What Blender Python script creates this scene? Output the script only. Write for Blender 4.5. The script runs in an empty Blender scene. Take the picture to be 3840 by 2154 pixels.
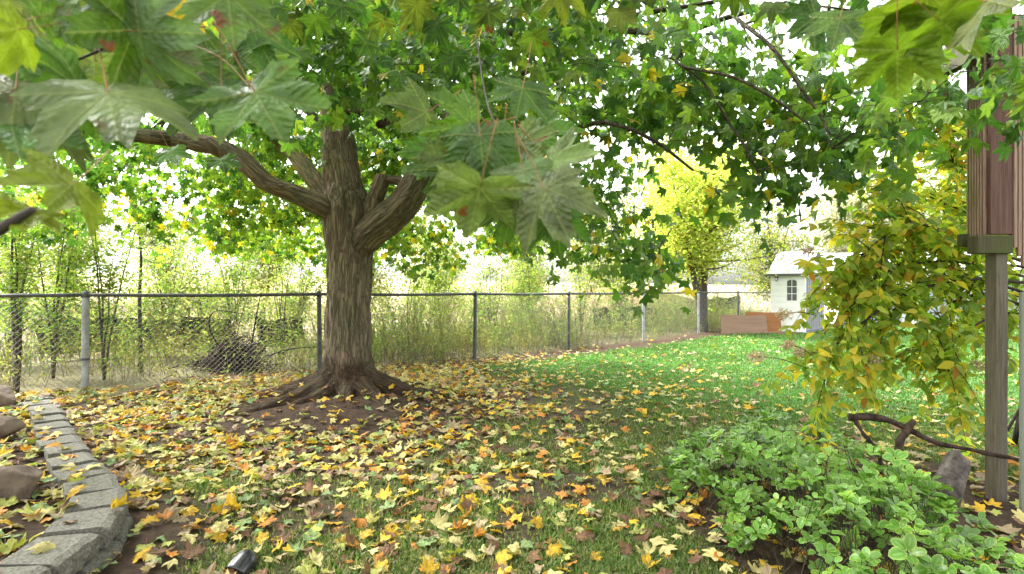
import bpy, bmesh, math, random
import numpy as np
from mathutils import Vector, Matrix

# ------------------------------------------------------------------ camera, world, sun, exposure
SC = bpy.context.scene
COL = SC.collection
R = math.radians
CAM_H = 1.28
FPX, CX, HY = 2100.0, 1920.0, 1090.0          # focal length in photo pixels, centre column, eye level row

cam_d = bpy.data.cameras.new('camera')
cam_d.lens = 36.0 * FPX / 3840.0
cam_d.sensor_width = 36.0
cam_d.shift_y = (HY - 1077.0) / 3840.0
cam_d.clip_start = 0.05
cam_d.clip_end = 3000
cam_d.dof.use_dof = True
cam_d.dof.focus_distance = 5.5
cam_d.dof.aperture_fstop = 7.1
cam = bpy.data.objects.new('camera', cam_d)
cam.location = (0, 0, CAM_H)
cam.rotation_euler = (R(90), 0, 0)
COL.objects.link(cam)
SC.camera = cam

SUN_EL, SUN_AZ = R(48), R(-62)                 # azimuth measured from +Y (away from camera) towards +X
world = bpy.data.worlds.new('World')
SC.world = world
world.use_nodes = True
wn = world.node_tree
wn.nodes.clear()
sky = wn.nodes.new('ShaderNodeTexSky')
sky.sky_type = 'NISHITA'
sky.sun_disc = False
sky.sun_elevation = SUN_EL
sky.sun_rotation = SUN_AZ
sky.air_density = 1.0
sky.dust_density = 5.0
sky.ozone_density = 1.0
hs = wn.nodes.new('ShaderNodeHueSaturation')
hs.inputs['Saturation'].default_value = 0.12    # thin bright overcast
bgn = wn.nodes.new('ShaderNodeBackground')
bgn.inputs['Strength'].default_value = 0.15
wo = wn.nodes.new('ShaderNodeOutputWorld')
wn.links.new(sky.outputs[0], hs.inputs['Color'])
wn.links.new(hs.outputs[0], bgn.inputs['Color'])
wn.links.new(bgn.outputs[0], wo.inputs['Surface'])

sun_d = bpy.data.lights.new('sun', 'SUN')
sun_d.energy = 1.5
sun_d.angle = R(14)
sun_d.color = (1.0, 0.97, 0.92)
sun = bpy.data.objects.new('sun', sun_d)
sdir = Vector((math.sin(SUN_AZ) * math.cos(SUN_EL), math.cos(SUN_AZ) * math.cos(SUN_EL), math.sin(SUN_EL)))
sun.rotation_euler = sdir.to_track_quat('Z', 'Y').to_euler()
sun.location = sdir * 40
COL.objects.link(sun)

SC.view_settings.view_transform = 'Standard'
SC.view_settings.look = 'None'
SC.view_settings.exposure = 2.78
SC.view_settings.gamma = 1.0
SC.view_settings.use_curve_mapping = False
SC.render.engine = 'CYCLES'
SC.cycles.use_denoising = True
SC.cycles.max_bounces = 10
SC.cycles.diffuse_bounces = 5
SC.cycles.transmission_bounces = 6
SC.cycles.glossy_bounces = 3
SC.cycles.caustics_reflective = False
SC.cycles.caustics_refractive = False

rng = np.random.default_rng(7)
random.seed(7)

# ------------------------------------------------------------------ helpers
def at(px, py, d):
    """point seen at photo pixel (px,py) at distance d straight ahead"""
    return np.array([(px - CX) / FPX * d, d, CAM_H - (py - HY) / FPX * d])

def _hash(i, j, k, seed):
    h = (i * 374761393 + j * 668265263 + k * 2147483647 + seed * 1274126177) & 0xFFFFFFFF
    h = ((h ^ (h >> 13)) * 1274126177) & 0xFFFFFFFF
    h = h ^ (h >> 16)
    return (h & 0xFFFF) / 65535.0

def noise3(p, seed=0):
    p = np.asarray(p, float)
    f = np.floor(p).astype(np.int64)
    t = p - f
    t = t * t * (3 - 2 * t)
    out = 0
    for a in (0, 1):
        for b in (0, 1):
            for c in (0, 1):
                w = (t[..., 0] if a else 1 - t[..., 0]) * (t[..., 1] if b else 1 - t[..., 1]) * (t[..., 2] if c else 1 - t[..., 2])
                out = out + w * _hash(f[..., 0] + a, f[..., 1] + b, f[..., 2] + c, seed)
    return out

def fbm(p, seed=0, oct=3):
    s, a, tot = 0, 1.0, 0
    p = np.asarray(p, float)
    for o in range(oct):
        s = s + a * noise3(p * (2 ** o), seed + o * 17)
        tot += a
        a *= 0.5
    return s / tot

def n2(x, y, s, seed=0, oct=2):
    x = np.asarray(x, float); y = np.asarray(y, float)
    return fbm(np.stack([x * s, y * s, np.zeros_like(x) + 0.37], -1), seed, oct)

def smooth(a, b, x):
    t = np.clip((x - a) / (b - a), 0, 1)
    return t * t * (3 - 2 * t)

def mesh_np(name, V, F, mats=None, col=None, smooth_sh=False, uv=None, vec=None, midx=None):
    """V (n,3); F (m,k) uniform polygons"""
    V = np.ascontiguousarray(V, np.float32); F = np.ascontiguousarray(F, np.int32)
    me = bpy.data.meshes.new(name)
    m, k = F.shape
    me.vertices.add(len(V)); me.vertices.foreach_set('co', V.ravel())
    me.loops.add(m * k); me.loops.foreach_set('vertex_index', F.ravel())
    me.polygons.add(m)
    me.polygons.foreach_set('loop_start', np.arange(0, m * k, k, dtype=np.int32))
    if midx is not None:
        me.polygons.foreach_set('material_index', np.ascontiguousarray(midx, np.int32))
    me.polygons.foreach_set('use_smooth', np.full(m, smooth_sh, bool))
    if col is not None:
        a = me.color_attributes.new('Col', 'FLOAT_COLOR', 'POINT')
        c4 = np.ones((len(V), 4), np.float32); c4[:, :3] = col
        a.data.foreach_set('color', c4.ravel())
    if vec is not None:
        a = me.attributes.new('grain', 'FLOAT_VECTOR', 'POINT')
        a.data.foreach_set('vector', np.ascontiguousarray(vec, np.float32).ravel())
    if uv is not None:
        l = me.uv_layers.new(name='UVMap')
        l.data.foreach_set('uv', np.ascontiguousarray(uv[F.ravel()], np.float32).ravel())
    for mt in (mats or []):
        me.materials.append(mt)
    me.update(calc_edges=True)
    return me

def link(name, me, parent=None):
    o = bpy.data.objects.new(name, me)
    COL.objects.link(o)
    if parent is not None:
        o.parent = parent
    return o

def tag(o, label=None, cat=None, group=None, kind=None):
    if label: o['label'] = label
    if cat: o['category'] = cat
    if group: o['group'] = group
    if kind: o['kind'] = kind
    return o

def thing(name, label, cat, group=None, loc=(0, 0, 0)):
    o = bpy.data.objects.new(name, None)
    o.empty_display_size = 0.2
    o.location = loc
    COL.objects.link(o)
    return tag(o, label, cat, group)

class Geo:
    """collects quads/tris (tris stored as degenerate-free separate list)"""
    def __init__(s): s.v = []; s.f = []; s.n = 0; s.c = []; s.g = []
    def add(s, V, F, c=None, g=None):
        V = np.asarray(V, float)
        s.v.append(V); s.f.append(np.asarray(F, int) + s.n); s.n += len(V)
        if c is not None: s.c.append(np.broadcast_to(np.asarray(c, float), (len(V), 3)))
        if g is not None: s.g.append(g)
    def mesh(s, name, mats, smooth_sh=True):
        return mesh_np(name, np.vstack(s.v), np.vstack(s.f), mats,
                       np.vstack(s.c) if s.c else None, smooth_sh, vec=np.vstack(s.g) if s.g else None)

def spline(P, n):
    """Catmull-Rom resample; P (m,k)"""
    P = np.asarray(P, float)
    m = len(P)
    if m == 2:
        t = np.linspace(0, 1, n)[:, None]
        return P[0] * (1 - t) + P[1] * t
    Q = np.vstack([2 * P[0] - P[1], P, 2 * P[-1] - P[-2]])
    t = np.linspace(0, m - 1 - 1e-9, n)
    i = t.astype(int); u = (t - i)[:, None]
    p0, p1, p2, p3 = Q[i], Q[i + 1], Q[i + 2], Q[i + 3]
    return 0.5 * (2 * p1 + (p2 - p0) * u + (2 * p0 - 5 * p1 + 4 * p2 - p3) * u ** 2 + (3 * p1 - p0 - 3 * p2 + p3) * u ** 3)

def tube(P, rad, sides=8, cap=True):
    """quads tube round polyline P with radii; returns V,F(quads)"""
    P = np.asarray(P, float); n = len(P)
    rad = np.broadcast_to(np.asarray(rad, float), (n,))
    T = np.gradient(P, axis=0); T /= np.linalg.norm(T, axis=1)[:, None] + 1e-12
    ref = np.array([0.0, 0, 1]) if abs(T[0, 2]) < 0.9 else np.array([1.0, 0, 0])
    A = np.zeros_like(P)
    a = np.cross(T[0], ref); a /= np.linalg.norm(a)
    for i in range(n):
        a = a - T[i] * np.dot(a, T[i]); a /= np.linalg.norm(a) + 1e-12
        A[i] = a
    B = np.cross(T, A)
    th = np.linspace(0, 2 * np.pi, sides, endpoint=False)
    V = P[:, None, :] + rad[:, None, None] * (np.cos(th)[None, :, None] * A[:, None, :] + np.sin(th)[None, :, None] * B[:, None, :])
    V = V.reshape(-1, 3)
    F = []
    idx = np.arange(n * sides).reshape(n, sides)
    F = np.stack([idx[:-1], np.roll(idx[:-1], -1, 1), np.roll(idx[1:], -1, 1), idx[1:]], -1).reshape(-1, 4)
    if cap:
        V = np.vstack([V, P[0], P[-1]])
        c0, c1 = n * sides, n * sides + 1
        ex = []
        for k in range(0, sides, 2):
            k1, k2 = (k + 1) % sides, (k + 2) % sides
            ex.append([c0, idx[0, k2], idx[0, k1], idx[0, k]])
            ex.append([c1, idx[-1, k], idx[-1, k1], idx[-1, k2]])
        if sides % 2 == 0:
            F = np.vstack([F, np.array(ex)])
    return V, F

def strands(P0, P1, r0, r1):
    """many straight three-sided wires at once, quads"""
    P0 = np.asarray(P0, float); P1 = np.asarray(P1, float); N = len(P0)
    T = P1 - P0; T /= np.linalg.norm(T, axis=1)[:, None] + 1e-12
    ref = np.where(np.abs(T[:, 2:3]) < 0.9, np.array([[0, 0, 1.0]]), np.array([[1.0, 0, 0]]))
    A = np.cross(T, ref); A /= np.linalg.norm(A, axis=1)[:, None]
    B = np.cross(T, A)
    r0 = np.broadcast_to(np.asarray(r0, float), (N,)); r1 = np.broadcast_to(np.asarray(r1, float), (N,))
    V = np.zeros((N, 6, 3))
    for k in range(3):
        c, s = math.cos(k * 2.0944), math.sin(k * 2.0944)
        V[:, k] = P0 + r0[:, None] * (c * A + s * B)
        V[:, 3 + k] = P1 + r1[:, None] * (c * A + s * B)
    base = (np.arange(N) * 6)[:, None, None]
    F = np.array([[0, 1, 4, 3], [1, 2, 5, 4], [2, 0, 3, 5]])[None] + base
    return V.reshape(-1, 3), F.reshape(-1, 4)

def box_bm(bm, x0, x1, y0, y1, z0, z1, bevel=0.0):
    vs = [bm.verts.new(c) for c in ((x0, y0, z0), (x1, y0, z0), (x1, y1, z0), (x0, y1, z0), (x0, y0, z1), (x1, y0, z1), (x1, y1, z1), (x0, y1, z1))]
    fs = [bm.faces.new([vs[i] for i in f]) for f in ((3, 2, 1, 0), (4, 5, 6, 7), (0, 1, 5, 4), (1, 2, 6, 5), (2, 3, 7, 6), (3, 0, 4, 7))]
    if bevel > 0:
        es = list({e for f in fs for e in f.edges})
        bmesh.ops.bevel(bm, geom=es, offset=bevel, segments=2, affect='EDGES', profile=0.6)
    return vs

def bm_obj(name, bm, mat, parent=None, sm=False):
    me = bpy.data.meshes.new(name)
    bm.normal_update(); bm.to_mesh(me); bm.free()
    me.materials.append(mat)
    if sm:
        me.polygons.foreach_set('use_smooth', np.ones(len(me.polygons), bool))
    return link(name, me, parent)

def boxo(name, x0, x1, y0, y1, z0, z1, mat, parent=None, bevel=0.004):
    bm = bmesh.new(); box_bm(bm, x0, x1, y0, y1, z0, z1, bevel)
    return bm_obj(name, bm, mat, parent)

# ------------------------------------------------------------------ materials
def new_mat(name):
    m = bpy.data.materials.new(name); m.use_nodes = True
    nt = m.node_tree; nt.nodes.clear()
    out = nt.nodes.new('ShaderNodeOutputMaterial')
    return m, nt, out

def N(nt, typ, **kw):
    n = nt.nodes.new('ShaderNode' + typ)
    for k, v in kw.items():
        if hasattr(n, k): setattr(n, k, v)
        else: n.inputs[k].default_value = v
    return n

def L(nt, a, b): nt.links.new(a, b)

def ramp(nt, fac, stops):
    r = nt.nodes.new('ShaderNodeValToRGB')
    while len(r.color_ramp.elements) < len(stops): r.color_ramp.elements.new(0.5)
    for e, (p, c) in zip(r.color_ramp.elements, stops):
        e.position = p; e.color = (*c, 1)
    if fac is not None: nt.links.new(fac, r.inputs[0])
    return r

def leaf_shader(nt, out, colsock, trans=0.38, rough=0.45, tboost=1.5, spec=0.4, bump=None):
    p = N(nt, 'BsdfPrincipled'); p.inputs['Roughness'].default_value = rough
    p.inputs['Specular IOR Level'].default_value = spec
    t = N(nt, 'BsdfTranslucent')
    g = N(nt, 'Gamma'); g.inputs['Gamma'].default_value = 0.85
    mul = N(nt, 'MixRGB', blend_type='MULTIPLY'); mul.inputs[0].default_value = 1.0
    mul.inputs[2].default_value = (1.02 * tboost, 1.14 * tboost, 0.5 * tboost, 1)
    mx = N(nt, 'MixShader'); mx.inputs[0].default_value = trans
    L(nt, colsock, p.inputs['Base Color']); L(nt, colsock, mul.inputs[1]); L(nt, mul.outputs[0], t.inputs['Color'])
    L(nt, p.outputs[0], mx.inputs[1]); L(nt, t.outputs[0], mx.inputs[2]); L(nt, mx.outputs[0], out.inputs['Surface'])
    if bump is not None: L(nt, bump, p.inputs['Normal'])
    return p

def mat_leaf_attr(name, trans=0.38, rough=0.45, tboost=1.5, spec=0.4):
    m, nt, out = new_mat(name)
    a = N(nt, 'Attribute'); a.attribute_name = 'Col'
    leaf_shader(nt, out, a.outputs['Color'], trans, rough, tboost, spec)
    return m

def mat_maple(name, trans=0.38, rough=0.4, spots=True, tboost=1.4):
    """leaf with veins from its own UV (origin at the stalk), colour from the object"""
    m, nt, out = new_mat(name)
    oi = N(nt, 'ObjectInfo'); uv = N(nt, 'UVMap')
    sep = N(nt, 'SeparateXYZ'); L(nt, uv.outputs[0], sep.inputs[0])
    best = None
    for ang in (0, 47, -47, 104, -104):
        s, c = math.sin(R(ang)), math.cos(R(ang))
        def dot(ax, ay):
            m1 = N(nt, 'Math', operation='MULTIPLY'); m1.inputs[1].default_value = ax; L(nt, sep.outputs[0], m1.inputs[0])
            m2 = N(nt, 'Math', operation='MULTIPLY_ADD'); m2.inputs[1].default_value = ay; L(nt, sep.outputs[1], m2.inputs[0]); L(nt, m1.outputs[0], m2.inputs[2])
            return m2
        along, perp = dot(s, c), dot(c, -s)
        ab = N(nt, 'Math', operation='ABSOLUTE'); L(nt, perp.outputs[0], ab.inputs[0])
        lt = N(nt, 'Math', operation='LESS_THAN'); lt.inputs[1].default_value = 0.0; L(nt, along.outputs[0], lt.inputs[0])
        ad = N(nt, 'Math', operation='ADD'); L(nt, ab.outputs[0], ad.inputs[0]); L(nt, lt.outputs[0], ad.inputs[1])
        # side veins: chevrons along this rib
        ch = N(nt, 'Math', operation='MULTIPLY_ADD'); ch.inputs[1].default_value = -1.15; L(nt, ab.outputs[0], ch.inputs[0]); L(nt, along.outputs[0], ch.inputs[2])
        if best is None: best = ad; side = ch
        else:
            less = N(nt, 'Math', operation='LESS_THAN'); L(nt, ad.outputs[0], less.inputs[0]); L(nt, best.outputs[0], less.inputs[1])
            sel = N(nt, 'Mix'); sel.data_type = 'FLOAT'; L(nt, less.outputs[0], sel.inputs[0]); L(nt, side.outputs[0], sel.inputs[2]); L(nt, ch.outputs[0], sel.inputs[3]); side = sel
            mn = N(nt, 'Math', operation='MINIMUM'); L(nt, best.outputs[0], mn.inputs[0]); L(nt, ad.outputs[0], mn.inputs[1]); best = mn
    vein = N(nt, 'MapRange'); vein.inputs['From Min'].default_value = 0.006; vein.inputs['From Max'].default_value = 0.022
    vein.inputs['To Min'].default_value = 1; vein.inputs['To Max'].default_value = 0
    L(nt, best.outputs[0], vein.inputs['Value'])
    rib = N(nt, 'MapRange'); rib.inputs['From Min'].default_value = 0.0; rib.inputs['From Max'].default_value = 0.12
    rib.inputs['To Min'].default_value = 1; rib.inputs['To Max'].default_value = 0
    L(nt, best.outputs[0], rib.inputs['Value'])
    s1 = N(nt, 'Math', operation='MULTIPLY'); s1.inputs[1].default_value = 8.5; L(nt, side.outputs[0], s1.inputs[0])
    s2 = N(nt, 'Math', operation='PINGPONG'); s2.inputs[1].default_value = 0.5; L(nt, s1.outputs[0], s2.inputs[0])
    svein = N(nt, 'MapRange'); svein.inputs['From Min'].default_value = 0.02; svein.inputs['From Max'].default_value = 0.10
    svein.inputs['To Min'].default_value = 1; svein.inputs['To Max'].default_value = 0; L(nt, s2.outputs[0], svein.inputs['Value'])
    off = N(nt, 'VectorMath', operation='ADD'); L(nt, uv.outputs[0], off.inputs[0])
    rv = N(nt, 'Math', operation='MULTIPLY'); rv.inputs[1].default_value = 37.0; L(nt, oi.outputs['Random'], rv.inputs[0]); L(nt, rv.outputs[0], off.inputs[1])
    nz = N(nt, 'TexNoise'); nz.inputs['Scale'].default_value = 2.2; nz.inputs['Detail'].default_value = 5; L(nt, off.outputs[0], nz.inputs['Vector'])
    fine = N(nt, 'TexVoronoi'); fine.inputs['Scale'].default_value = 14; L(nt, off.outputs[0], fine.inputs['Vector'])
    val = N(nt, 'MapRange'); val.inputs['From Min'].default_value = 0.3; val.inputs['From Max'].default_value = 0.7
    val.inputs['To Min'].default_value = 0.55; val.inputs['To Max'].default_value = 1.45
    L(nt, nz.outputs[0], val.inputs['Value'])
    hsv = N(nt, 'HueSaturation'); L(nt, oi.outputs['Color'], hsv.inputs['Color']); L(nt, val.outputs[0], hsv.inputs['Value'])
    vm = N(nt, 'MixRGB'); vm.inputs[2].default_value = (0.34, 0.36, 0.12, 1)
    vf = N(nt, 'Math', operation='MULTIPLY'); vf.inputs[1].default_value = 0.28; L(nt, vein.outputs[0], vf.inputs[0])
    vf2 = N(nt, 'Math', operation='MULTIPLY_ADD'); vf2.inputs[1].default_value = 0.10; vf2.use_clamp = True; L(nt, svein.outputs[0], vf2.inputs[0]); L(nt, vf.outputs[0], vf2.inputs[2])
    L(nt, vf2.outputs[0], vm.inputs[0]); L(nt, hsv.outputs[0], vm.inputs[1])
    col = vm.outputs[0]
    if spots:
        nz2 = N(nt, 'TexNoise'); nz2.inputs['Scale'].default_value = 1.5; nz2.inputs['Detail'].default_value = 4; nz2.inputs['Roughness'].default_value = 0.6
        off2 = N(nt, 'VectorMath', operation='ADD'); off2.inputs[1].default_value = (9.1, 3.3, 0); L(nt, off.outputs[0], off2.inputs[0]); L(nt, off2.outputs[0], nz2.inputs['Vector'])
        sp = N(nt, 'MapRange'); sp.inputs['From Min'].default_value = 0.645; sp.inputs['From Max'].default_value = 0.70; L(nt, nz2.outputs[0], sp.inputs['Value'])
        sm_ = N(nt, 'MixRGB'); sm_.inputs[2].default_value = (0.16, 0.055, 0.02, 1); L(nt, sp.outputs[0], sm_.inputs[0]); L(nt, col, sm_.inputs[1])
        col = sm_.outputs[0]
    hsum = N(nt, 'Math', operation='MULTIPLY_ADD'); hsum.inputs[1].default_value = 0.35; L(nt, fine.outputs[0], hsum.inputs[0]); L(nt, rib.outputs[0], hsum.inputs[2])
    hs2 = N(nt, 'Math', operation='MULTIPLY_ADD'); hs2.inputs[1].default_value = -0.5; L(nt, s2.outputs[0], hs2.inputs[0]); L(nt, hsum.outputs[0], hs2.inputs[2]); hsum = hs2
    nz3 = N(nt, 'TexNoise'); nz3.inputs['Scale'].default_value = 5; nz3.inputs['Detail'].default_value = 4; L(nt, off.outputs[0], nz3.inputs['Vector'])
    hs3 = N(nt, 'Math', operation='MULTIPLY_ADD'); hs3.inputs[1].default_value = 2.0; L(nt, nz3.outputs[0], hs3.inputs[0]); L(nt, hsum.outputs[0], hs3.inputs[2]); hsum = hs3
    bp = N(nt, 'Bump'); bp.inputs['Strength'].default_value = 0.7; bp.inputs['Distance'].default_value = 0.006; L(nt, hsum.outputs[0], bp.inputs['Height'])
    pb = leaf_shader(nt, out, col, trans, rough, tboost, 0.3, bp.outputs[0])
    rr_ = N(nt, 'MapRange'); rr_.inputs['From Min'].default_value = 0.35; rr_.inputs['From Max'].default_value = 0.65
    rr_.inputs['To Min'].default_value = rough - 0.12; rr_.inputs['To Max'].default_value = rough + 0.25
    L(nt, nz.outputs[0], rr_.inputs['Value']); L(nt, rr_.outputs[0], pb.inputs['Roughness'])
    return m

def mat_simple(name, col, rough=0.7, spec=0.3, metal=0.0, nscale=0, nvar=0.25, bump=0.0, bscale=40, coords='Object', col2=None, stretch=(1, 1, 1)):
    m, nt, out = new_mat(name)
    p = N(nt, 'BsdfPrincipled'); p.inputs['Roughness'].default_value = rough; p.inputs['Metallic'].default_value = metal
    p.inputs['Specular IOR Level'].default_value = spec
    L(nt, p.outputs[0], out.inputs['Surface'])
    tc = N(nt, 'TexCoord'); mp = N(nt, 'Mapping'); mp.inputs['Scale'].default_value = stretch
    L(nt, tc.outputs[coords], mp.inputs[0])
    if nscale:
        nz = N(nt, 'TexNoise'); nz.inputs['Scale'].default_value = nscale; nz.inputs['Detail'].default_value = 6; nz.inputs['Roughness'].default_value = 0.65
        L(nt, mp.outputs[0], nz.inputs['Vector'])
        c2 = col2 or tuple(c * (1 - nvar) for c in col)
        r = ramp(nt, nz.outputs[0], [(0.35, c2), (0.65, col)])
        L(nt, r.outputs[0], p.inputs['Base Color'])
    else:
        p.inputs['Base Color'].default_value = (*col, 1)
    if bump:
        nb = N(nt, 'TexNoise'); nb.inputs['Scale'].default_value = bscale; nb.inputs['Detail'].default_value = 5
        L(nt, mp.outputs[0], nb.inputs['Vector'])
        b = N(nt, 'Bump'); b.inputs['Strength'].default_value = bump; b.inputs['Distance'].default_value = 0.01
        L(nt, nb.outputs[0], b.inputs['Height']); L(nt, b.outputs[0], p.inputs['Normal'])
    return m

def mat_wood(name, c1, c2, axis=2, scale=30, rough=0.75, green=None):
    m, nt, out = new_mat(name)
    p = N(nt, 'BsdfPrincipled'); p.inputs['Roughness'].default_value = rough; p.inputs['Specular IOR Level'].default_value = 0.25
    L(nt, p.outputs[0], out.inputs['Surface'])
    tc = N(nt, 'TexCoord'); mp = N(nt, 'Mapping')
    s = [1, 1, 1]; s[axis] = 0.05; mp.inputs['Scale'].default_value = s
    L(nt, tc.outputs['Object'], mp.inputs[0])
    nz = N(nt, 'TexNoise'); nz.inputs['Scale'].default_value = scale; nz.inputs['Detail'].default_value = 8; nz.inputs['Roughness'].default_value = 0.7; nz.inputs['Distortion'].default_value = 0.4
    L(nt, mp.outputs[0], nz.inputs['Vector'])
    r = ramp(nt, nz.outputs[0], [(0.3, c1), (0.7, c2)])
    col = r.outputs[0]
    if green:
        ng = N(nt, 'TexNoise'); ng.inputs['Scale'].default_value = 6; ng.inputs['Detail'].default_value = 4; L(nt, tc.outputs['Object'], ng.inputs['Vector'])
        mr = N(nt, 'MapRange'); mr.inputs['From Min'].default_value = 0.42; mr.inputs['From Max'].default_value = 0.68; L(nt, ng.outputs[0], mr.inputs['Value'])
        mx = N(nt, 'MixRGB'); mx.inputs[2].default_value = (*green, 1); L(nt, mr.outputs[0], mx.inputs[0]); L(nt, col, mx.inputs[1]); col = mx.outputs[0]
    L(nt, col, p.inputs['Base Color'])
    b = N(nt, 'Bump'); b.inputs['Strength'].default_value = 0.5; b.inputs['Distance'].default_value = 0.004
    L(nt, nz.outputs[0], b.inputs['Height']); L(nt, b.outputs[0], p.inputs['Normal'])
    return m

def mat_bark():
    m, nt, out = new_mat('bark')
    p = N(nt, 'BsdfPrincipled'); p.inputs['Roughness'].default_value = 0.9; p.inputs['Specular IOR Level'].default_value = 0.15
    L(nt, p.outputs[0], out.inputs['Surface'])
    g = N(nt, 'Attribute'); g.attribute_name = 'grain'
    a = N(nt, 'Attribute'); a.attribute_name = 'Col'
    nz = N(nt, 'TexNoise'); nz.inputs['Scale'].default_value = 30; nz.inputs['Detail'].default_value = 3; nz.inputs['Roughness'].default_value = 0.6
    nz.inputs['Distortion'].default_value = 0.7
    L(nt, g.outputs['Vector'], nz.inputs['Vector'])
    sb = N(nt, 'Math', operation='SUBTRACT'); sb.inputs[1].default_value = 0.5; L(nt, nz.outputs[0], sb.inputs[0])
    ab = N(nt, 'Math', operation='ABSOLUTE'); L(nt, sb.outputs[0], ab.inputs[0])
    rd = N(nt, 'MapRange'); rd.inputs['From Min'].default_value = 0.0; rd.inputs['From Max'].default_value = 0.11; L(nt, ab.outputs[0], rd.inputs['Value'])
    fn = N(nt, 'TexNoise'); fn.inputs['Scale'].default_value = 70; fn.inputs['Detail'].default_value = 6; fn.inputs['Roughness'].default_value = 0.7
    L(nt, g.outputs['Vector'], fn.inputs['Vector'])
    big = N(nt, 'TexNoise'); big.inputs['Scale'].default_value = 3.0; big.inputs['Detail'].default_value = 4
    tc = N(nt, 'TexCoord'); L(nt, tc.outputs['Object'], big.inputs['Vector'])
    hsum = N(nt, 'Math', operation='MULTIPLY_ADD'); hsum.inputs[1].default_value = 0.5; L(nt, fn.outputs[0], hsum.inputs[0]); L(nt, rd.outputs[0], hsum.inputs[2])
    r = ramp(nt, hsum.outputs[0], [(0.15, (0.5, 0.47, 0.44)), (0.75, (0.95, 0.93, 0.92)), (1.0, (1.25, 1.22, 1.15))])
    r2 = ramp(nt, big.outputs[0], [(0.35, (0.85, 0.95, 0.8)), (0.65, (1.1, 1.0, 0.95))])
    m1 = N(nt, 'MixRGB', blend_type='MULTIPLY'); m1.inputs[0].default_value = 1; L(nt, a.outputs['Color'], m1.inputs[1]); L(nt, r.outputs[0], m1.inputs[2])
    m2 = N(nt, 'MixRGB', blend_type='MULTIPLY'); m2.inputs[0].default_value = 1; L(nt, m1.outputs[0], m2.inputs[1]); L(nt, r2.outputs[0], m2.inputs[2])
    L(nt, m2.outputs[0], p.inputs['Base Color'])
    b = N(nt, 'Bump'); b.inputs['Strength'].default_value = 0.8; b.inputs['Distance'].default_value = 0.022
    L(nt, hsum.outputs[0], b.inputs['Height']); L(nt, b.outputs[0], p.inputs['Normal'])
    return m

def mat_ground():
    m, nt, out = new_mat('ground_soil_and_turf')
    p = N(nt, 'BsdfPrincipled'); p.inputs['Roughness'].default_value = 0.95; p.inputs['Specular IOR Level'].default_value = 0.1
    L(nt, p.outputs[0], out.inputs['Surface'])
    a = N(nt, 'Attribute'); a.attribute_name = 'Col'
    tc = N(nt, 'TexCoord')
    nz = N(nt, 'TexNoise'); nz.inputs['Scale'].default_value = 22; nz.inputs['Detail'].default_value = 8; nz.inputs['Roughness'].default_value = 0.75
    L(nt, tc.outputs['Object'], nz.inputs['Vector'])
    r = ramp(nt, nz.outputs[0], [(0.3, (0.45, 0.45, 0.45)), (0.7, (1.4, 1.35, 1.3))])
    mx = N(nt, 'MixRGB', blend_type='MULTIPLY'); mx.inputs[0].default_value = 1
    L(nt, a.outputs['Color'], mx.inputs[1]); L(nt, r.outputs[0], mx.inputs[2]); L(nt, mx.outputs[0], p.inputs['Base Color'])
    b = N(nt, 'Bump'); b.inputs['Strength'].default_value = 0.8; b.inputs['Distance'].default_value = 0.03
    L(nt, nz.outputs[0], b.inputs['Height']); L(nt, b.outputs[0], p.inputs['Normal'])
    return m

def mat_variegated():
    m, nt, out = new_mat('variegated_leaf')
    uv = N(nt, 'UVMap'); sep = N(nt, 'SeparateXYZ'); L(nt, uv.outputs[0], sep.inputs[0])   # u: 0 rim 1 rib
    oi = N(nt, 'ObjectInfo')
    nz = N(nt, 'TexNoise'); nz.inputs['Scale'].default_value = 60; tc = N(nt, 'TexCoord'); L(nt, tc.outputs['Object'], nz.inputs['Vector'])
    ad = N(nt, 'Math', operation='MULTIPLY_ADD'); ad.inputs[1].default_value = 0.25; L(nt, nz.outputs[0], ad.inputs[0]); L(nt, sep.outputs[0], ad.inputs[2])
    r = ramp(nt, ad.outputs[0], [(0.14, (0.40, 0.47, 0.12)), (0.26, (0.13, 0.27, 0.03)), (0.85, (0.07, 0.19, 0.018)), (1.0, (0.14, 0.28, 0.045))])
    a = N(nt, 'Attribute'); a.attribute_name = 'Col'
    mx = N(nt, 'MixRGB', blend_type='MULTIPLY'); mx.inputs[0].default_value = 1; L(nt, r.outputs[0], mx.inputs[1]); L(nt, a.outputs['Color'], mx.inputs[2])
    leaf_shader(nt, out, mx.outputs[0], 0.25, 0.35, 1.3, 0.5)
    return m

M_bark = mat_bark()
M_twig = mat_simple('twig_bark', (0.055, 0.042, 0.032), 0.8, nscale=40, nvar=0.4)
M_petiole = mat_simple('petiole', (0.30, 0.14, 0.055), 0.5, nscale=60, nvar=0.3)
M_maple = mat_maple('maple_leaf')
M_maple_mass = mat_leaf_attr('maple_foliage', 0.5, 0.42, 1.5, 0.45)
M_fallen = mat_maple('fallen_maple_leaf', 0.2, 0.6, True, 1.2)
M_fallen_mass = mat_leaf_attr('fallen_foliage', 0.2, 0.6, 1.2, 0.3)
M_bg = mat_leaf_attr('background_foliage', 0.5, 0.6, 1.5, 0.2)
M_grass = mat_leaf_attr('grass_blades', 0.35, 0.5, 1.4, 0.3)
M_ground = mat_ground()
M_var = mat_variegated()
M_hyd = mat_leaf_attr('hydrangea_leaf', 0.55, 0.5, 1.5, 0.4)
M_galv = mat_simple('galvanised_steel', (0.42, 0.44, 0.45), 0.5, 0.5, 0.3, nscale=9, nvar=0.45, bump=0.1)
M_galv_dark = mat_simple('weathered_steel', (0.12, 0.125, 0.13), 0.6, 0.5, 0.4, nscale=9, nvar=0.5, bump=0.1)
M_wire = mat_simple('wire', (0.16, 0.17, 0.17), 0.5, 0.5, 0.5)
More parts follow.
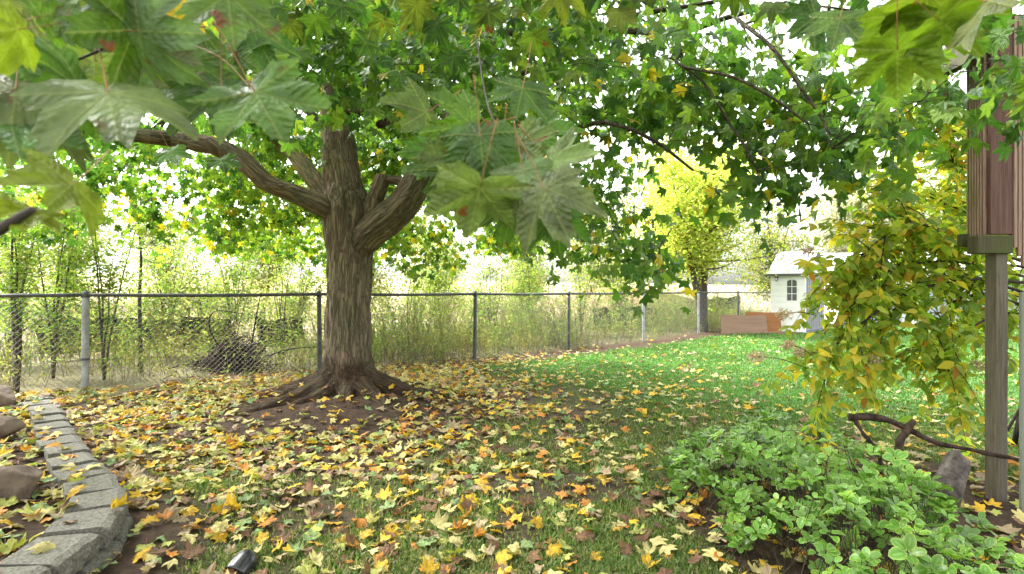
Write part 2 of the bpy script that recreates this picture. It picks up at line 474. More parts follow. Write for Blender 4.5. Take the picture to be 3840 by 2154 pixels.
M_stone = mat_simple('rock', (0.17, 0.13, 0.095), 0.9, 0.2, nscale=9, col2=(0.055, 0.038, 0.028), bump=1.0, bscale=26)
M_flower = mat_leaf_attr('dried_flower', 0.3, 0.8, 1.2, 0.1)

# ------------------------------------------------------------------ terrain
TREE = np.array([-1.90, 6.50])
FENCE = np.array([(-10.6, 4.52), (-8.05, 5.86), (-5.49, 7.20), (-2.93, 8.54), (-0.68, 10.2), (1.20, 11.9), (3.26, 13.85), (5.50, 16.5), (7.55, 18.7), (9.7, 20.9), (12.0, 23.2)])

def fence_side(x, y):
    """signed distance: positive beyond the fence"""
    x = np.asarray(x, float); y = np.asarray(y, float)
    best = np.full(x.shape, 1e9); sg = np.zeros(x.shape)
    n = len(FENCE)
    for i in range(n - 1):
        a, b = FENCE[i].copy(), FENCE[i + 1].copy()
        d = b - a; Ls = np.hypot(*d); d = d / Ls
        t = (x - a[0]) * d[0] + (y - a[1]) * d[1]
        if i == 0: t = np.minimum(t, Ls)
        elif i == n - 2: t = np.maximum(t, 0)
        else: t = np.clip(t, 0, Ls)
        dx, dy = x - a[0] - t * d[0], y - a[1] - t * d[1]
        dist = np.hypot(dx, dy); s = np.sign(d[0] * dy - d[1] * dx)
        k = dist < best
        best = np.where(k, dist, best); sg = np.where(k, s, sg)
    return best * sg

WALL = np.array([(-4.75, 5.80), (-4.41, 5.43), (-3.58, 4.54), (-3.02, 3.94), (-2.65, 3.56), (-2.28, 3.23), (-2.02, 2.93), (-1.86, 2.62), (-1.80, 2.30), (-1.80, 1.95), (-1.86, 1.6), (-1.95, 1.2)])

def bed_side(x, y):
    """positive: inside the raised bed left of the block edging"""
    x = np.asarray(x, float); y = np.asarray(y, float)
    wx = np.interp(y, WALL[::-1, 1], WALL[::-1, 0])
    return wx - x

def ground_z(x, y):
    x = np.asarray(x, float); y = np.asarray(y, float)
    r = np.hypot(x - TREE[0], y - TREE[1])
    z = 0.16 * np.exp(-(r / 1.25) ** 2)
    z = z + 0.05 * (n2(x, y, 0.6, 3) - 0.5) + 0.02 * (n2(x, y, 3.5, 5) - 0.5)
    z = z + 0.03 * smooth(1.9, 2.9, x) * smooth(5.6, 4.0, y)
    z = z + 0.06 * smooth(2.4, 1.9, np.abs(y - 2.9) + 1.4) * smooth(-1.0, -1.9, x)
    fs = fence_side(x, y)
    z = z + 1.5 * np.exp(-((x - 5.5) / 5.0) ** 2 - ((y - 29) / 3.5) ** 2)
    z = z + smooth(12, 60, fs) * 2.2 + smooth(60, 300, fs) * 6
    return z

def lawn_mask(x, y):
    """1 where turf grows, 0 bare soil"""
    r = np.hypot(x - TREE[0], (y - TREE[1]))
    m = smooth(1.3, 4.4, r + 2.6 * (n2(x, y, 0.9, 21, 3) - 0.5))
    patch = n2(x, y, 1.6, 31, 3)
    near = smooth(3.8, 1.5, np.hypot(x - 0.7, y - 3.2))
    m = m * (1 - near * 0.8 * smooth(0.50, 0.60, patch))
    m = m * smooth(0.25, -0.5, bed_side(x, y)) if False else m * smooth(-0.15, -0.8, bed_side(x, y) - 0.25 * (patch - 0.5))
    m = m * smooth(-0.3, -1.2, fence_side(x, y) + 0.8 * (patch - 0.5)) 
    # leaf strewn planting bed round the clipped evergreen
    bedr = np.hypot((x - 2.15) / 1.2, (y - 3.0) / 1.6)
    m = m * smooth(0.85, 1.15, bedr + 0.3 * (patch - 0.5))
    return np.clip(m, 0, 1)

def axis(lo, hi, step, far, grow=1.35):
    a = list(np.arange(lo, hi + 1e-6, step))
    s = step
    while a[-1] < far: s *= grow; a.append(a[-1] + s)
    s = step; b = []
    c = a[0]
    while c > -far: s *= grow; c -= s; b.append(c)
    return np.array(b[::-1] + a)

xs = axis(-9, 12, 0.09, 700); ys = axis(0.6, 22, 0.09, 900)
GX, GY = np.meshgrid(xs, ys)
GZ = ground_z(GX, GY)
gz = np.where(bed_side(GX, GY) > 0.12, GZ - 0.15, GZ)
lm = lawn_mask(GX, GY); fs = fence_side(GX, GY); pn = n2(GX, GY, 1.3, 77, 3)[..., None]
soil = np.array([0.075, 0.052, 0.038]) * (0.7 + 0.6 * pn)
turf = np.array([0.055, 0.085, 0.022]) * (0.75 + 0.5 * pn)
gc = soil * (1 - lm[..., None]) + turf * lm[..., None]
straw = np.array([0.15, 0.135, 0.07]) * (0.7 + 0.6 * pn)
tan = np.array([0.34, 0.29, 0.19]) * (0.8 + 0.4 * pn)
b1 = smooth(-0.2, 0.8, fs)[..., None]; b2 = smooth(6, 9, fs)[..., None]
gc = gc * (1 - b1) + straw * b1
gc = gc * (1 - b2) + tan * b2
b3 = np.exp(-((GX - 5.5) / 5.5) ** 2 - ((GY - 29) / 4.0) ** 2)[..., None]
gc = gc * (1 - b3) + np.array([0.36, 0.21, 0.12]) * b3
V = np.stack([GX, GY, gz], -1).reshape(-1, 3)
ny, nx = GX.shape
I = np.arange(nx * ny).reshape(ny, nx)
F = np.stack([I[:-1, :-1], I[:-1, 1:], I[1:, 1:], I[1:, :-1]], -1).reshape(-1, 4)
o = link('ground', mesh_np('ground', V, F, [M_ground], gc.reshape(-1, 3), True)); tag(o, kind='structure')

# raised bed behind the block edging
BED_Z = 0.155
bx_, by_ = np.meshgrid(np.arange(0.0, 4.6, 0.12), np.arange(0.8, 6.2, 0.12))
wx = np.interp(by_, WALL[::-1, 1], WALL[::-1, 0])
BXX = wx - 0.14 - bx_
def bed_z(x, y):
    return BED_Z + 0.05 * (n2(x, y, 1.5, 91) - 0.4) + 0.05 * smooth(0.3, 2.0, bed_side(x, y)) - 0.22 * smooth(5.6, 6.1, np.asarray(y, float))
V = np.stack([BXX, by_, bed_z(BXX, by_)], -1).reshape(-1, 3)
pn2 = n2(BXX, by_, 3, 12, 3)[..., None]
bc = np.array([0.06, 0.042, 0.03]) * (0.6 + 0.8 * pn2)
ny, nx = BXX.shape
I = np.arange(nx * ny).reshape(ny, nx)
F = np.stack([I[:-1, 1:], I[:-1, :-1], I[1:, :-1], I[1:, 1:]], -1).reshape(-1, 4)
o = link('garden_bed', mesh_np('garden_bed', V, F, [M_ground], bc.reshape(-1, 3), True)); tag(o, kind='structure')

def top_z(x, y):
    x = np.asarray(x, float); y = np.asarray(y, float)
    return np.where((bed_side(x, y) > 0.13) & (y < 6.1), bed_z(x, y), ground_z(x, y))

# ------------------------------------------------------------------ maple leaf shapes
HALF_HI = [(0, 1.0), (4, .90), (8, .83), (11, .87), (15, .74), (20, .66), (26, .57), (31, .66), (35, .81), (39, .77), (43, .86), (48, .99), (53, .85), (58, .79), (62, .84), (67, .67), (73, .60), (79, .52),
           (86, .60), (92, .67), (97, .61), (106, .75), (113, .60), (122, .53), (128, .55), (140, .42), (160, .30), (176, .17)]
HALF_LO = [(0, 1.0), (10, .84), (26, .56), (37, .80), (48, .98), (60, .82), (79, .52), (106, .74), (128, .53), (165, .25)]

def leaf_poly(half):
    pts = [(a, r) for a, r in half] + [(-a, r) for a, r in half[::-1] if a != 0]
    a = np.radians([p[0] for p in pts]); r = np.array([p[1] for p in pts])
    return np.stack([np.sin(a) * r, np.cos(a) * r], -1)

def leaf_bend(xy, seed, curl):
    rg = np.random.default_rng(seed)
    x, y = xy[:, 0], xy[:, 1]
    r = np.hypot(x, y); a = np.arctan2(x, y)
    fold = 0.075 * r * np.cos(a * 7.66 * 1.0) * -1
    k1, k2 = rg.uniform(-0.25, 0.1) * curl, rg.uniform(-0.35, 0.15) * curl
    z = fold + k1 * y * np.abs(y) + k2 * x * x + rg.uniform(-.12, .12) * curl * x * y
    z = z + 0.26 * curl * (fbm(np.stack([x * 2.1 + seed, y * 2.1, np.zeros_like(x)], -1), seed, 2) - 0.5) * r
    return np.stack([x, y, z], -1)

def maple_hi(seed, curl=1.0):
    rim = leaf_poly(HALF_HI); n = len(rim)
    rgj = np.random.default_rng(seed + 900)
    rim = rim * (1 + rgj.normal(0, .05, (n, 1))); rim[:, 0] += rgj.normal(0, .06) * rim[:, 1]; rim[:, 0] *= rgj.uniform(.9, 1.12)
    inner = rim * 0.55
    xy = np.vstack([[0, 0], inner, rim])
    V = leaf_bend(xy, seed, curl)
    T = []
    for i in range(n):
        j = (i + 1) % n
        if abs(rim[i, 0] - rim[j, 0]) < 0.1 and rim[i, 1] < -0.1 and rim[j, 1] < -0.1 and i == n // 2: continue
        T += [[0, 1 + j, 1 + i], [1 + i, 1 + j, 1 + n + j], [1 + i, 1 + n + j, 1 + n + i]]
    # flip so normals face +z
    T = np.array(T)[:, ::-1]
    a, b, c = V[T[:, 0]], V[T[:, 1]], V[T[:, 2]]
    flip = np.cross(b - a, c - a)[:, 2] < 0
    T[flip] = T[flip][:, ::-1]
    # stalk
    s = np.array([(0, 0, 0.0), (0, -0.35, 0.06), (0, -0.7, 0.2), (0.02, -1.0, 0.4)])
    ST, SF = tube(s, [0.011, 0.008, 0.008, 0.014], 4, False)
    SFt = np.vstack([SF[:, [0, 1, 2]], SF[:, [0, 2, 3]]])
    nv = len(V)
    V2 = np.vstack([V, ST]); T2 = np.vstack([T, SFt + nv])
    uv = V2[:, :2].copy()
    mi = np.r_[np.zeros(len(T), int), np.ones(len(SFt), int)]
    return V2, T2, uv, mi

def maple_lo(seed, curl=1.0):
    rim = leaf_poly(HALF_LO); n = len(rim)
    V = leaf_bend(np.vstack([[0, 0], rim]), seed, curl)
    T = np.array([[0, 1 + (i + 1) % n, 1 + i] for i in range(n)])
    a, b, c = V[T[:, 0]], V[T[:, 1]], V[T[:, 2]]
    flip = np.cross(b - a, c - a)[:, 2] < 0
    T[flip] = T[flip][:, ::-1]
    return V, T

HI = [maple_hi(s, 2.1) for s in range(6)]
HI_ME = [mesh_np('maple_leaf', v, t, [M_maple, M_petiole], None, True, uv, None, mi) for v, t, uv, mi in HI]
FAL = [maple_hi(s + 50, 1.3 + .3 * s) for s in range(9)]
FAL_ME = [mesh_np('fallen_leaf', v, t, [M_fallen, M_petiole], None, True, uv, None, mi) for v, t, uv, mi in FAL]
LO = [maple_lo(s + 20, 1.2) for s in range(6)]
FLO = [maple_lo(s + 70, 1.2 + .33 * s) for s in range(8)]

def basis(tip, nor):
    """(N,3) tip direction and rough normal -> (N,3,3) columns x,y,z with y=tip"""
    y = tip / (np.linalg.norm(tip, axis=-1, keepdims=True) + 1e-12)
    z = nor - y * np.sum(nor * y, -1, keepdims=True); z /= np.linalg.norm(z, axis=-1, keepdims=True) + 1e-12
    x = np.cross(y, z)
    return np.stack([x, y, z], -1)

def mass(templates, pos, B, S, colr, pick=None):
    """scatter small leaf meshes into one vertex/face soup"""
    Vs, Fs, Cs, n = [], [], [], 0
    pick = rng.integers(0, len(templates), len(pos)) if pick is None else pick
    for k, (tv, tf) in enumerate(templates):
        i = np.where(pick == k)[0]
        if len(i) == 0: continue
        v = np.einsum('nij,vj->nvi', B[i], tv) * S[i][:, None, None] + pos[i][:, None, :]
        f = tf[None] + (np.arange(len(i)) * len(tv))[:, None, None] + n
        Vs.append(v.reshape(-1, 3)); Fs.append(f.reshape(-1, tf.shape[1])); n += len(i) * len(tv)
        Cs.append(np.repeat(colr[i], len(tv), 0))
    return np.vstack(Vs), np.vstack(Fs), np.vstack(Cs)

def rand_unit(n):
    v = rng.normal(size=(n, 3)); return v / np.linalg.norm(v, axis=1)[:, None]

def place(o, p, B, s):
    M = Matrix(((B[0][0] * s, B[0][1] * s, B[0][2] * s, p[0]), (B[1][0] * s, B[1][1] * s, B[1][2] * s, p[1]), (B[2][0] * s, B[2][1] * s, B[2][2] * s, p[2]), (0, 0, 0, 1)))
    o.matrix_local = M

# ------------------------------------------------------------------ the maple
maple = thing('maple_tree', 'broad green maple with furrowed trunk and flared roots standing in fallen leaves', 'tree')

def P6(px, py, d=6.5): return at(px, py, d)
LIMBS = {}   # name: (points(4: xyz r))
def limb(*rows):
    return np.array([list(at(a, b, d)) + [r] for a, b, d, r in rows])
trunk_main = np.array([[-1.90, 6.5, -0.15, .52], [-1.90, 6.5, .12, .43], [-1.90, 6.5, .30, .33], [-1.905, 6.5, .52, .28], [-1.9, 6.5, 1.1, .258], [-1.89, 6.5, 1.6, .258], [-1.9, 6.5, 2.0, .275], [-1.93, 6.5, 2.3, .262],
                       [-1.97, 6.52, 2.55, .225], [-2.03, 6.55, 2.95, .20], [-2.08, 6.6, 3.4, .185], [-2.05, 6.6, 4.1, .16], [-1.95, 6.6, 5.0, .12], [-1.9, 6.6, 6.2, .07]])
limb_r = limb((1330, 960, 6.45, .12), (1370, 890, 6.4, .185), (1450, 825, 6.35, .185), (1525, 750, 6.3, .172), (1590, 640, 6.25, .15), (1680, 500, 6.2, .14), (1770, 350, 6.15, .12), (1830, 150, 6.1, .10), (1900, -150, 6.0, .07))
limb_l = limb((1260, 800, 6.4, .13), (1200, 765, 6.35, .13), (1100, 725, 6.25, .108), (1000, 685, 6.15, .10), (910, 602, 6.1, .10), (815, 552, 6.05, .095), (730, 533, 6.0, .088), (640, 522, 5.95, .082), (490, 505, 5.8, .07), (300, 480, 5.6, .055), (60, 420, 5.3, .035))
limb_l2 = limb((1250, 770, 6.6, .10), (1190, 690, 6.7, .105), (1110, 590, 6.9, .10), (1030, 505, 7.1, .09), (960, 400, 7.4, .075), (880, 250, 7.8, .06), (800, 60, 8.2, .04))
stub = limb((1385, 850, 6.42, .12), (1405, 760, 6.38, .10), (1425, 700, 6.36, .09), (1437, 655, 6.34, .075))
stub2 = limb((1440, 672, 6.33, .05), (1485, 678, 6.36, .055), (1530, 705, 6.36, .06), (1560, 735, 6.3, .07))

def skel(rows, step=0.03):
    Ls = np.sum(np.linalg.norm(np.diff(rows[:, :3], axis=0), axis=1))
    return spline(rows, max(8, int(Ls / step)))

# one continuous trunk: tubes fused by a voxel remesh, then furrowed
g = Geo(); SK = []
def addtube(rows, sides=24):
    S = skel(rows); SK.append(S)
    v, f = tube(S[:, :3], S[:, 3], sides); g.add(v, f)
addtube(trunk_main[:12]); addtube(limb_r[:7]); addtube(limb_l[:9], 16); addtube(limb_l2[:6], 16); addtube(stub, 12); addtube(stub2, 10)
# root buttresses and surface roots
ROOTS = [(-168, 1.5, .17), (-148, 1.3, .15), (-126, 1.7, .16), (-104, 1.1, .14), (-78, .9, .15), (-48, 1.3, .17), (-18, 1.7, .18), (10, 1.4, .14), (60, .9, .13), (120, 1.0, .13), (170, 1.6, .15)]
for a, ln, r in ROOTS:
    ln *= .72; a = R(a); rg = np.random.default_rng(int(a * 100) & 0xffff)
    pts = []
    bend = rg.uniform(-.5, .5)
    for t in np.linspace(0, 1, 7):
        rr = 0.16 + t * ln
        aa = a + bend * t * t
        x, y = TREE[0] + rr * math.cos(aa), TREE[1] + rr * math.sin(aa)
        z = float(ground_z(x, y)) + (0.10 * max(0, 1 - t * 3.0) ** 1.5) + 0.015 - 0.05 * t
        pts.append([x, y, z, r * (1 - 0.78 * t)])
    pts = np.array(pts); addtube(pts, 12)
    if ln > .85:      # a fork
        k = pts[3].copy(); sgn = rg.choice([-1, 1])
        fk = [k]
        for t in np.linspace(0.2, 1, 5):
            aa = a + sgn * 0.55
            x, y = k[0] + 0.7 * t * math.cos(aa), k[1] + 0.7 * t * math.sin(aa)
            fk.append([x, y, float(ground_z(x, y)) - 0.01 - 0.05 * t, k[3] * 0.8 * (1 - 0.8 * t)])
        addtube(np.array(fk), 10)
tmp = link('trunk_raw', g.mesh('trunk_raw', []))
md = tmp.modifiers.new('r', 'REMESH'); md.mode = 'VOXEL'; md.voxel_size = 0.0135
dg = bpy.context.evaluated_depsgraph_get()
me = bpy.data.meshes.new_from_object(tmp.evaluated_get(dg))
bpy.data.objects.remove(tmp)
nv = len(me.vertices); co = np.zeros(nv * 3, np.float32); me.vertices.foreach_get('co', co); co = co.reshape(-1, 3).astype(float)
no = np.zeros(nv * 3, np.float32); me.vertices.foreach_get('normal', no); no = no.reshape(-1, 3).astype(float)
AP, AT, AL, AR = [], [], [], []
for S in SK:
    T = np.gradient(S[:, :3], axis=0); T /= np.linalg.norm(T, axis=1)[:, None]
    l = np.r_[0, np.cumsum(np.linalg.norm(np.diff(S[:, :3], axis=0), axis=1))]
    AP.append(S[:, :3]); AT.append(T); AL.append(l); AR.append(S[:, 3])
AP = np.vstack(AP); AT = np.vstack(AT); AL = np.concatenate(AL); AR = np.concatenate(AR)
near = np.zeros(nv, int)
for s in range(0, nv, 4000):
    d = np.linalg.norm(co[s:s + 4000, None, :] - AP[None], axis=2) - AR[None]
    near[s:s + 4000] = np.argmin(d, 1)
q = co - AP[near]; t = AT[near]
q = q - t * np.sum(q * t, 1)[:, None]
gr = q + t * (AL[near] * 0.13)[:, None]
zz = co[:, 2] - ground_z(co[:, 0], co[:, 1])
rid = np.abs(fbm(gr * 15 + 0.35 * noise3(co * 6, 4)[:, None], 11, 2) - 0.5) * 2
amp = 0.024 * np.clip(AR[near] / 0.25, 0.25, 1.0) * smooth(0.0, 0.35, zz) + 0.006
disp = amp * (np.minimum(rid, 0.45) / 0.45 - 0.6)
disp += 0.02 * (fbm(co * 4.5, 5, 2) - 0.5) + 0.03 * smooth(0.5, 0.0, zz) * (fbm(co * 9, 9, 2) - 0.5)
co2 = co + no * disp[:, None]
me.vertices.foreach_set('co', co2.astype(np.float32).ravel())
bk = np.array([0.185, 0.155, 0.122]); mossy = np.array([0.13, 0.12, 0.055]); dirt = np.array([0.075, 0.052, 0.038])
up = smooth(0.25, 0.8, no[:, 2]) * smooth(1.6, 2.2, co[:, 2])
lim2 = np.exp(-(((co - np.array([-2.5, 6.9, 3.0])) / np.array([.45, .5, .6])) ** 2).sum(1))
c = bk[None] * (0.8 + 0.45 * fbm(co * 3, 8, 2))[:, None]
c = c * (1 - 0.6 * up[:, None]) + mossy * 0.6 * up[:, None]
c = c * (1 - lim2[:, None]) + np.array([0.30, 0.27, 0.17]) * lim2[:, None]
dm = smooth(0.48, 0.16, zz + 0.25 * (fbm(co * 5, 2, 2) - 0.5))[:, None]
c = c * (1 - dm) + dirt * dm
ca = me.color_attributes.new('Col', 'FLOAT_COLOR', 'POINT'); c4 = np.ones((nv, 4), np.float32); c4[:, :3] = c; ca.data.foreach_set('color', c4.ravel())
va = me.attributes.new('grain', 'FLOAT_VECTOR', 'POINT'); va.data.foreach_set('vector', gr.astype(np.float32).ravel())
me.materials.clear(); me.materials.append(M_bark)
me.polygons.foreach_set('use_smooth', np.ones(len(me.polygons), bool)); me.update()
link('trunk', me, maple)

# upper limbs (each a part of its own) and the skeleton the twigs hang from
SKEL = [np.vstack([a for a in (skel(trunk_main, .15), skel(limb_r, .15), skel(limb_l, .15), skel(limb_l2, .15))])]
def bark_tube(name, rows, sides=8, parent=maple, colr=(0.10, 0.08, 0.06)):
    S = skel(rows, 0.09)
    v, f = tube(S[:, :3], S[:, 3], sides)
    T = np.gradient(S[:, :3], axis=0); T /= np.linalg.norm(T, axis=1)[:, None]
    l = np.r_[0, np.cumsum(np.linalg.norm(np.diff(S[:, :3], axis=0), axis=1))]
    gr_ = v.copy()
    gr_[:len(S) * sides] = v[:len(S) * sides] - np.repeat(S[:, :3], sides, 0) + np.repeat(T * (l * .13)[:, None], sides, 0)
    vv = v + 0.12 * np.minimum(S[:, 3].max(), .1) * (noise3(v * 12, 3)[:, None] - .5)
    return link(name, mesh_np(name, vv, f, [M_bark], np.broadcast_to(np.array(colr), v.shape), True, vec=gr_), parent)
bark_tube('limb', trunk_main[10:], 14, colr=(0.13, 0.1, 0.07))
bark_tube('limb', limb_r[5:], 12, colr=(0.13, 0.1, 0.07)); bark_tube('limb', limb_l[7:], 10, colr=(0.12, 0.1, 0.07)); bark_tube('limb', limb_l2[4:], 10, colr=(0.14, 0.12, 0.08))
BR = [  # boughs that show between the leaves
    limb((1260, 250, 6.5, .06), (1500, 160, 5.9, .05), (2000, 118, 4.8, .034), (2300, 112, 4.6, .03), (2540, 122, 4.5, .026), (2750, 60, 4.4, .02), (2950, 10, 4.3, .014)),
    limb((2540, 122, 4.5, .014), (2548, 190, 4.0, .012), (2550, 245, 3.7, .010), (2750, 290, 3.4, .009), (2900, 370, 3.3, .008), (3030, 465, 3.2, .006)),
    limb((2750, 60, 4.4, .016), (2790, 92, 3.6, .013), (2900, 185, 3.3, .0115), (3010, 340, 3.2, .010), (3090, 460, 3.15, .008), (3120, 560, 3.1, .005)),
    limb((1900, 560, 6.0, .022), (2200, 470, 4.6, .020), (2330, 475, 4.0, .016), (2470, 540, 3.8, .012), (2600, 640, 3.7, .008)),
    limb((1780, 330, 6.1, .05), (2050, 240, 5.4, .03), (2240, 150, 5.0, .022), (2400, 60, 4.7, .018), (2680, 10, 4.3, .014)),
    limb((2560, 250, 3.7, .010), (2640, 310, 3.6, .009), (2740, 470, 3.5, .008), (2800, 560, 3.45, .007), (2840, 640, 3.4, .005)),
    limb((1300, 420, 6.5, .05), (1450, 400, 6.3, .035), (1560, 370, 6.2, .03), (1640, 400, 6.1, .02)),
    limb((1420, 470, 6.5, .05), (1500, 430, 6.8, .06), (1590, 350, 7.1, .05), (1680, 200, 7.5, .04)),
    limb((2300, 90, 4.7, .02), (2420, 45, 4.5, .016), (2600, 20, 4.3, .013), (2800, -20, 4.1, .010)),
    limb((2790, 92, 4.2, .010), (2880, 60, 4.1, .010), (3000, 20, 3.9, .008), (3200, 40, 3.6, .007)),
]
for b in BR: bark_tube('branch', b, 6, colr=(0.085, 0.075, 0.055)); SKEL.append(skel(b, .12))
RAD = {}
def crown_R(th):   # th: direction from the trunk, 0 = +X, 90 = +Y
    d = np.degrees(th) % 360
    return np.interp(d, [0, 45, 90, 135, 180, 225, 270, 300, 330, 360], [4.6, 4.5, 4.8, 5.4, 6.2, 6.6, 6.8, 6.6, 5.6, 4.6])
for k in range(46):   # boughs fanning out from the forks
    th = (k * 2.39996) % (2 * math.pi); Rr = float(crown_R(th)) * rng.uniform(.72, .98)
    z0 = rng.uniform(2.9, 5.6); s = np.array([-1.95, 6.55, z0])
    z1 = rng.uniform(2.6, 5.2)
    rows = []
    wob = rng.uniform(-.35, .35)
    for t in np.linspace(0, 1, 6):
        aa = th + wob * t * t
        rows.append([s[0] + Rr * t * math.cos(aa), s[1] + Rr * t * math.sin(aa), z0 + (z1 - z0) * t + 1.1 * math.sin(t * 2.6) - 0.5 * t ** 3, .055 * (1 - .85 * t)])
    rows = np.array(rows)
    if np.min(np.linalg.norm(rows[:, :3] - np.array([0, 0, CAM_H]), axis=1)) < 1.1: continue
    S = skel(rows, .12)
    low = (S[:, 1] > 0.2) & (S[:, 1] < 5.5) & ((S[:, 2] - CAM_H) < 0.36 * S[:, 1])
    if low.any(): S = S[:max(4, int(np.argmax(low)))]
    bark_tube('branch', S, 6, colr=(0.085, 0.075, 0.055)); SKEL.append(S)
SKP = np.vstack(SKEL)[:, :3]

# leaf sprays -----------------------------------------------------------------
NC = 2600
cl = []
def zbot(x, y, r, Rr, th):
    t = r / Rr
    zb = np.interp(t, [0, .35, .6, .85, 1.0], [3.5, 3.2, 2.75, 2.15, 1.95])
    d = np.degrees(th) % 360
    zb += 0.9 * (n2(x, y, .55, 61) - .5) + .5 * (n2(x, y, 1.7, 62) - .5)
    return zb
tries = 0
while len(cl) < NC and tries < 60:
    tries += 1
    n = 4000
    th = rng.uniform(0, 2 * np.pi, n); Rr = crown_R(th)
    r = Rr * rng.uniform(0.02, 1, n) ** 0.55
    x, y = TREE[0] + r * np.cos(th), TREE[1] + r * np.sin(th)
    zb = zbot(x, y, r, Rr, th); zt = 2.0 + 5.2 * np.sqrt(np.clip(1.03 - (r / Rr) ** 2, 0, 1))
    z = zb + (np.maximum(zt, zb + .5) - zb) * rng.uniform(0, 1, n) ** 2.7
    p = np.stack([x, y, z], -1)
    ok = fbm(p * .8, 41, 2) > 0.465
    dcam = np.linalg.norm(p - np.array([0, 0, CAM_H]), axis=1)
    ok &= dcam > 1.5
    head = np.where(x > 0.28 * y, .25, .33)
    head = np.where(y > 4.6, -1, head)
    ok &= ~((y > 0) & ((z - CAM_H) < head * y + .1))
    ok &= z > 1.55
    ok &= ~((x > .45) & (y > 4.6) & (z - CAM_H < .30 * y))
    ok &= ~((np.abs(x / np.maximum(y, .1) + .60) < .03) & (y > 5) & (z < 3.9))
    ok &= ~((y < 0.3) & (rng.uniform(0, 1, n) < .93))          # sparse behind the viewer
    # the crown opens where the sky shows beside the trunk and over the yellow tree
    for (hx, hy, hz, hr) in HOLES if 'HOLES' in globals() else []:
        pass
    for q in p[ok]: cl.append(q)
cl = np.array(cl[:NC])
# drooping sprays that make the lower edge of the crown
DROOP = [(60, 700, 7.6), (200, 760, 7.8), (330, 720, 8.0), (470, 700, 8.2), (560, 760, 8.4), (130, 640, 7.2), (420, 800, 8.3), (250, 650, 7.5), (540, 640, 8.2), (380, 640, 7.9),
         (760, 640, 8.6), (800, 720, 8.7), (860, 640, 8.9), (900, 760, 8.9), (820, 800, 8.7), (880, 870, 8.8), (930, 840, 8.9), (960, 700, 9.0), (1010, 760, 9.2), (1050, 660, 9.2), (830, 890, 8.7), (780, 850, 8.6), (1120, 760, 9.3), (1180, 800, 9.3), (1150, 690, 9.2), (980, 620, 9.0), (1090, 830, 9.3),
         (1430, 760, 9.2), (1460, 850, 9.3), (1480, 930, 9.3), (1530, 800, 9.2), (1560, 900, 9.3), (1600, 960, 9.4), (1640, 860, 9.3), (1690, 900, 9.3), (1700, 960, 9.4), (1540, 1000, 9.3), (1600, 780, 9.2), (1660, 740, 9.1), (1440, 960, 9.2), (1700, 800, 9.2), (1500, 700, 9.0),
         (1900, 800, 7.6), (1930, 880, 7.6), (2000, 900, 7.4), (2060, 850, 7.2), (2110, 920, 7.0), (2170, 860, 6.4), (2200, 780, 6.2), (2250, 840, 6.0), (2280, 900, 5.8), (2330, 940, 5.4), (2370, 900, 5.3), (2400, 1000, 5.2), (2330, 1040, 5.2), (2440, 1060, 5.1), (2300, 760, 5.8), (2230, 690, 5.8), (2150, 720, 6.2), (2050, 740, 7.0), (2330, 660, 5.4), (2270, 620, 5.4), (2390, 830, 5.3), (2100, 800, 6.6), (2200, 950, 6.2), (2140, 960, 6.6),
         (2360, 480, 4.8), (2440, 480, 4.7), (2500, 480, 4.5), (2550, 440, 4.4), (2620, 470, 4.3), (2600, 540, 4.4), (2690, 470, 4.2), (2450, 450, 4.7), (2400, 600, 4.9), (2700, 420, 4.2),
         (2780, 560, 4.1), (2820, 650, 4.1), (2850, 740, 4.0), (2850, 740, 4.0), (2900, 700, 3.9), (2960, 690, 3.9), (2960, 740, 3.9), (3000, 650, 3.8), (2930, 590, 3.9), (3040, 720, 3.8), (2880, 800, 4.0), (2940, 810, 3.9), (3080, 600, 3.8), (3150, 560, 3.7), (3170, 640, 3.7), (3230, 520, 3.6), (3100, 500, 3.8), (3010, 520, 3.9), (3000, 560, 3.8),
         (2650, 330, 4.2), (2750, 250, 4.2), (2830, 330, 4.1), (2900, 250, 4.0), (3000, 280, 3.9), (3060, 380, 3.8), (3180, 330, 3.7), (3260, 420, 3.6), (3330, 480, 3.6), (2950, 420, 4.0), (2850, 450, 4.1), (2770, 380, 4.2), (2660, 200, 4.3), (2980, 150, 4.0), (3130, 200, 3.7), (2870, 120, 4.2), (2700, 100, 4.4), (3360, 380, 3.5)]
DROOP += [(1300, 40, 2.8), (1400, 240, 3.0), (1240, 190, 3.2), (1500, 130, 2.6), (1600, 300, 2.9), (1460, 360, 3.3), (1710, 110, 2.5), (1850, 210, 2.7), (2000, 300, 2.8), (2100, 140, 2.6), (2200, 300, 2.9), (1900, 60, 2.4), (2300, 200, 3.0), (2100, 420, 3.2), (1980, 470, 3.2), (2400, 330, 3.2),
          (1080, 40, 2.6), (1130, 260, 3.0), (1000, 120, 2.8), (1180, 330, 3.3), (2500, 60, 3.0), (2560, 330, 3.4), (2450, 180, 3.1), (1760, 300, 3.4), (1560, 200, 3.4), (1350, 330, 3.6), (1290, 130, 3.0), (2230, 440, 3.4), (2330, 400, 3.6), (1640, 20, 2.6), (2020, 20, 2.5), (2200, 60, 2.8),
          (1200, 420, 4.2), (1420, 120, 4.0), (1050, 360, 3.8), (950, 40, 3.2), (1700, 420, 4.5), (1850, 380, 4.2), (2480, 300, 4.0), (1340, 240, 4.4), (1220, 60, 4.0), (1130, 150, 4.2),
          (20, 560, 6.8), (90, 800, 7.2), (300, 800, 7.6), (160, 560, 6.8), (330, 560, 7.2), (480, 600, 7.6), (30, 880, 7.4), (520, 850, 8.0), (620, 600, 8.0), (240, 860, 7.6)]
DROOP = [((px, py, d * 1.35) if (1000 <= px <= 2600 and py < 480 and d < 3.7) else (px, py, d)) for px, py, d in DROOP]
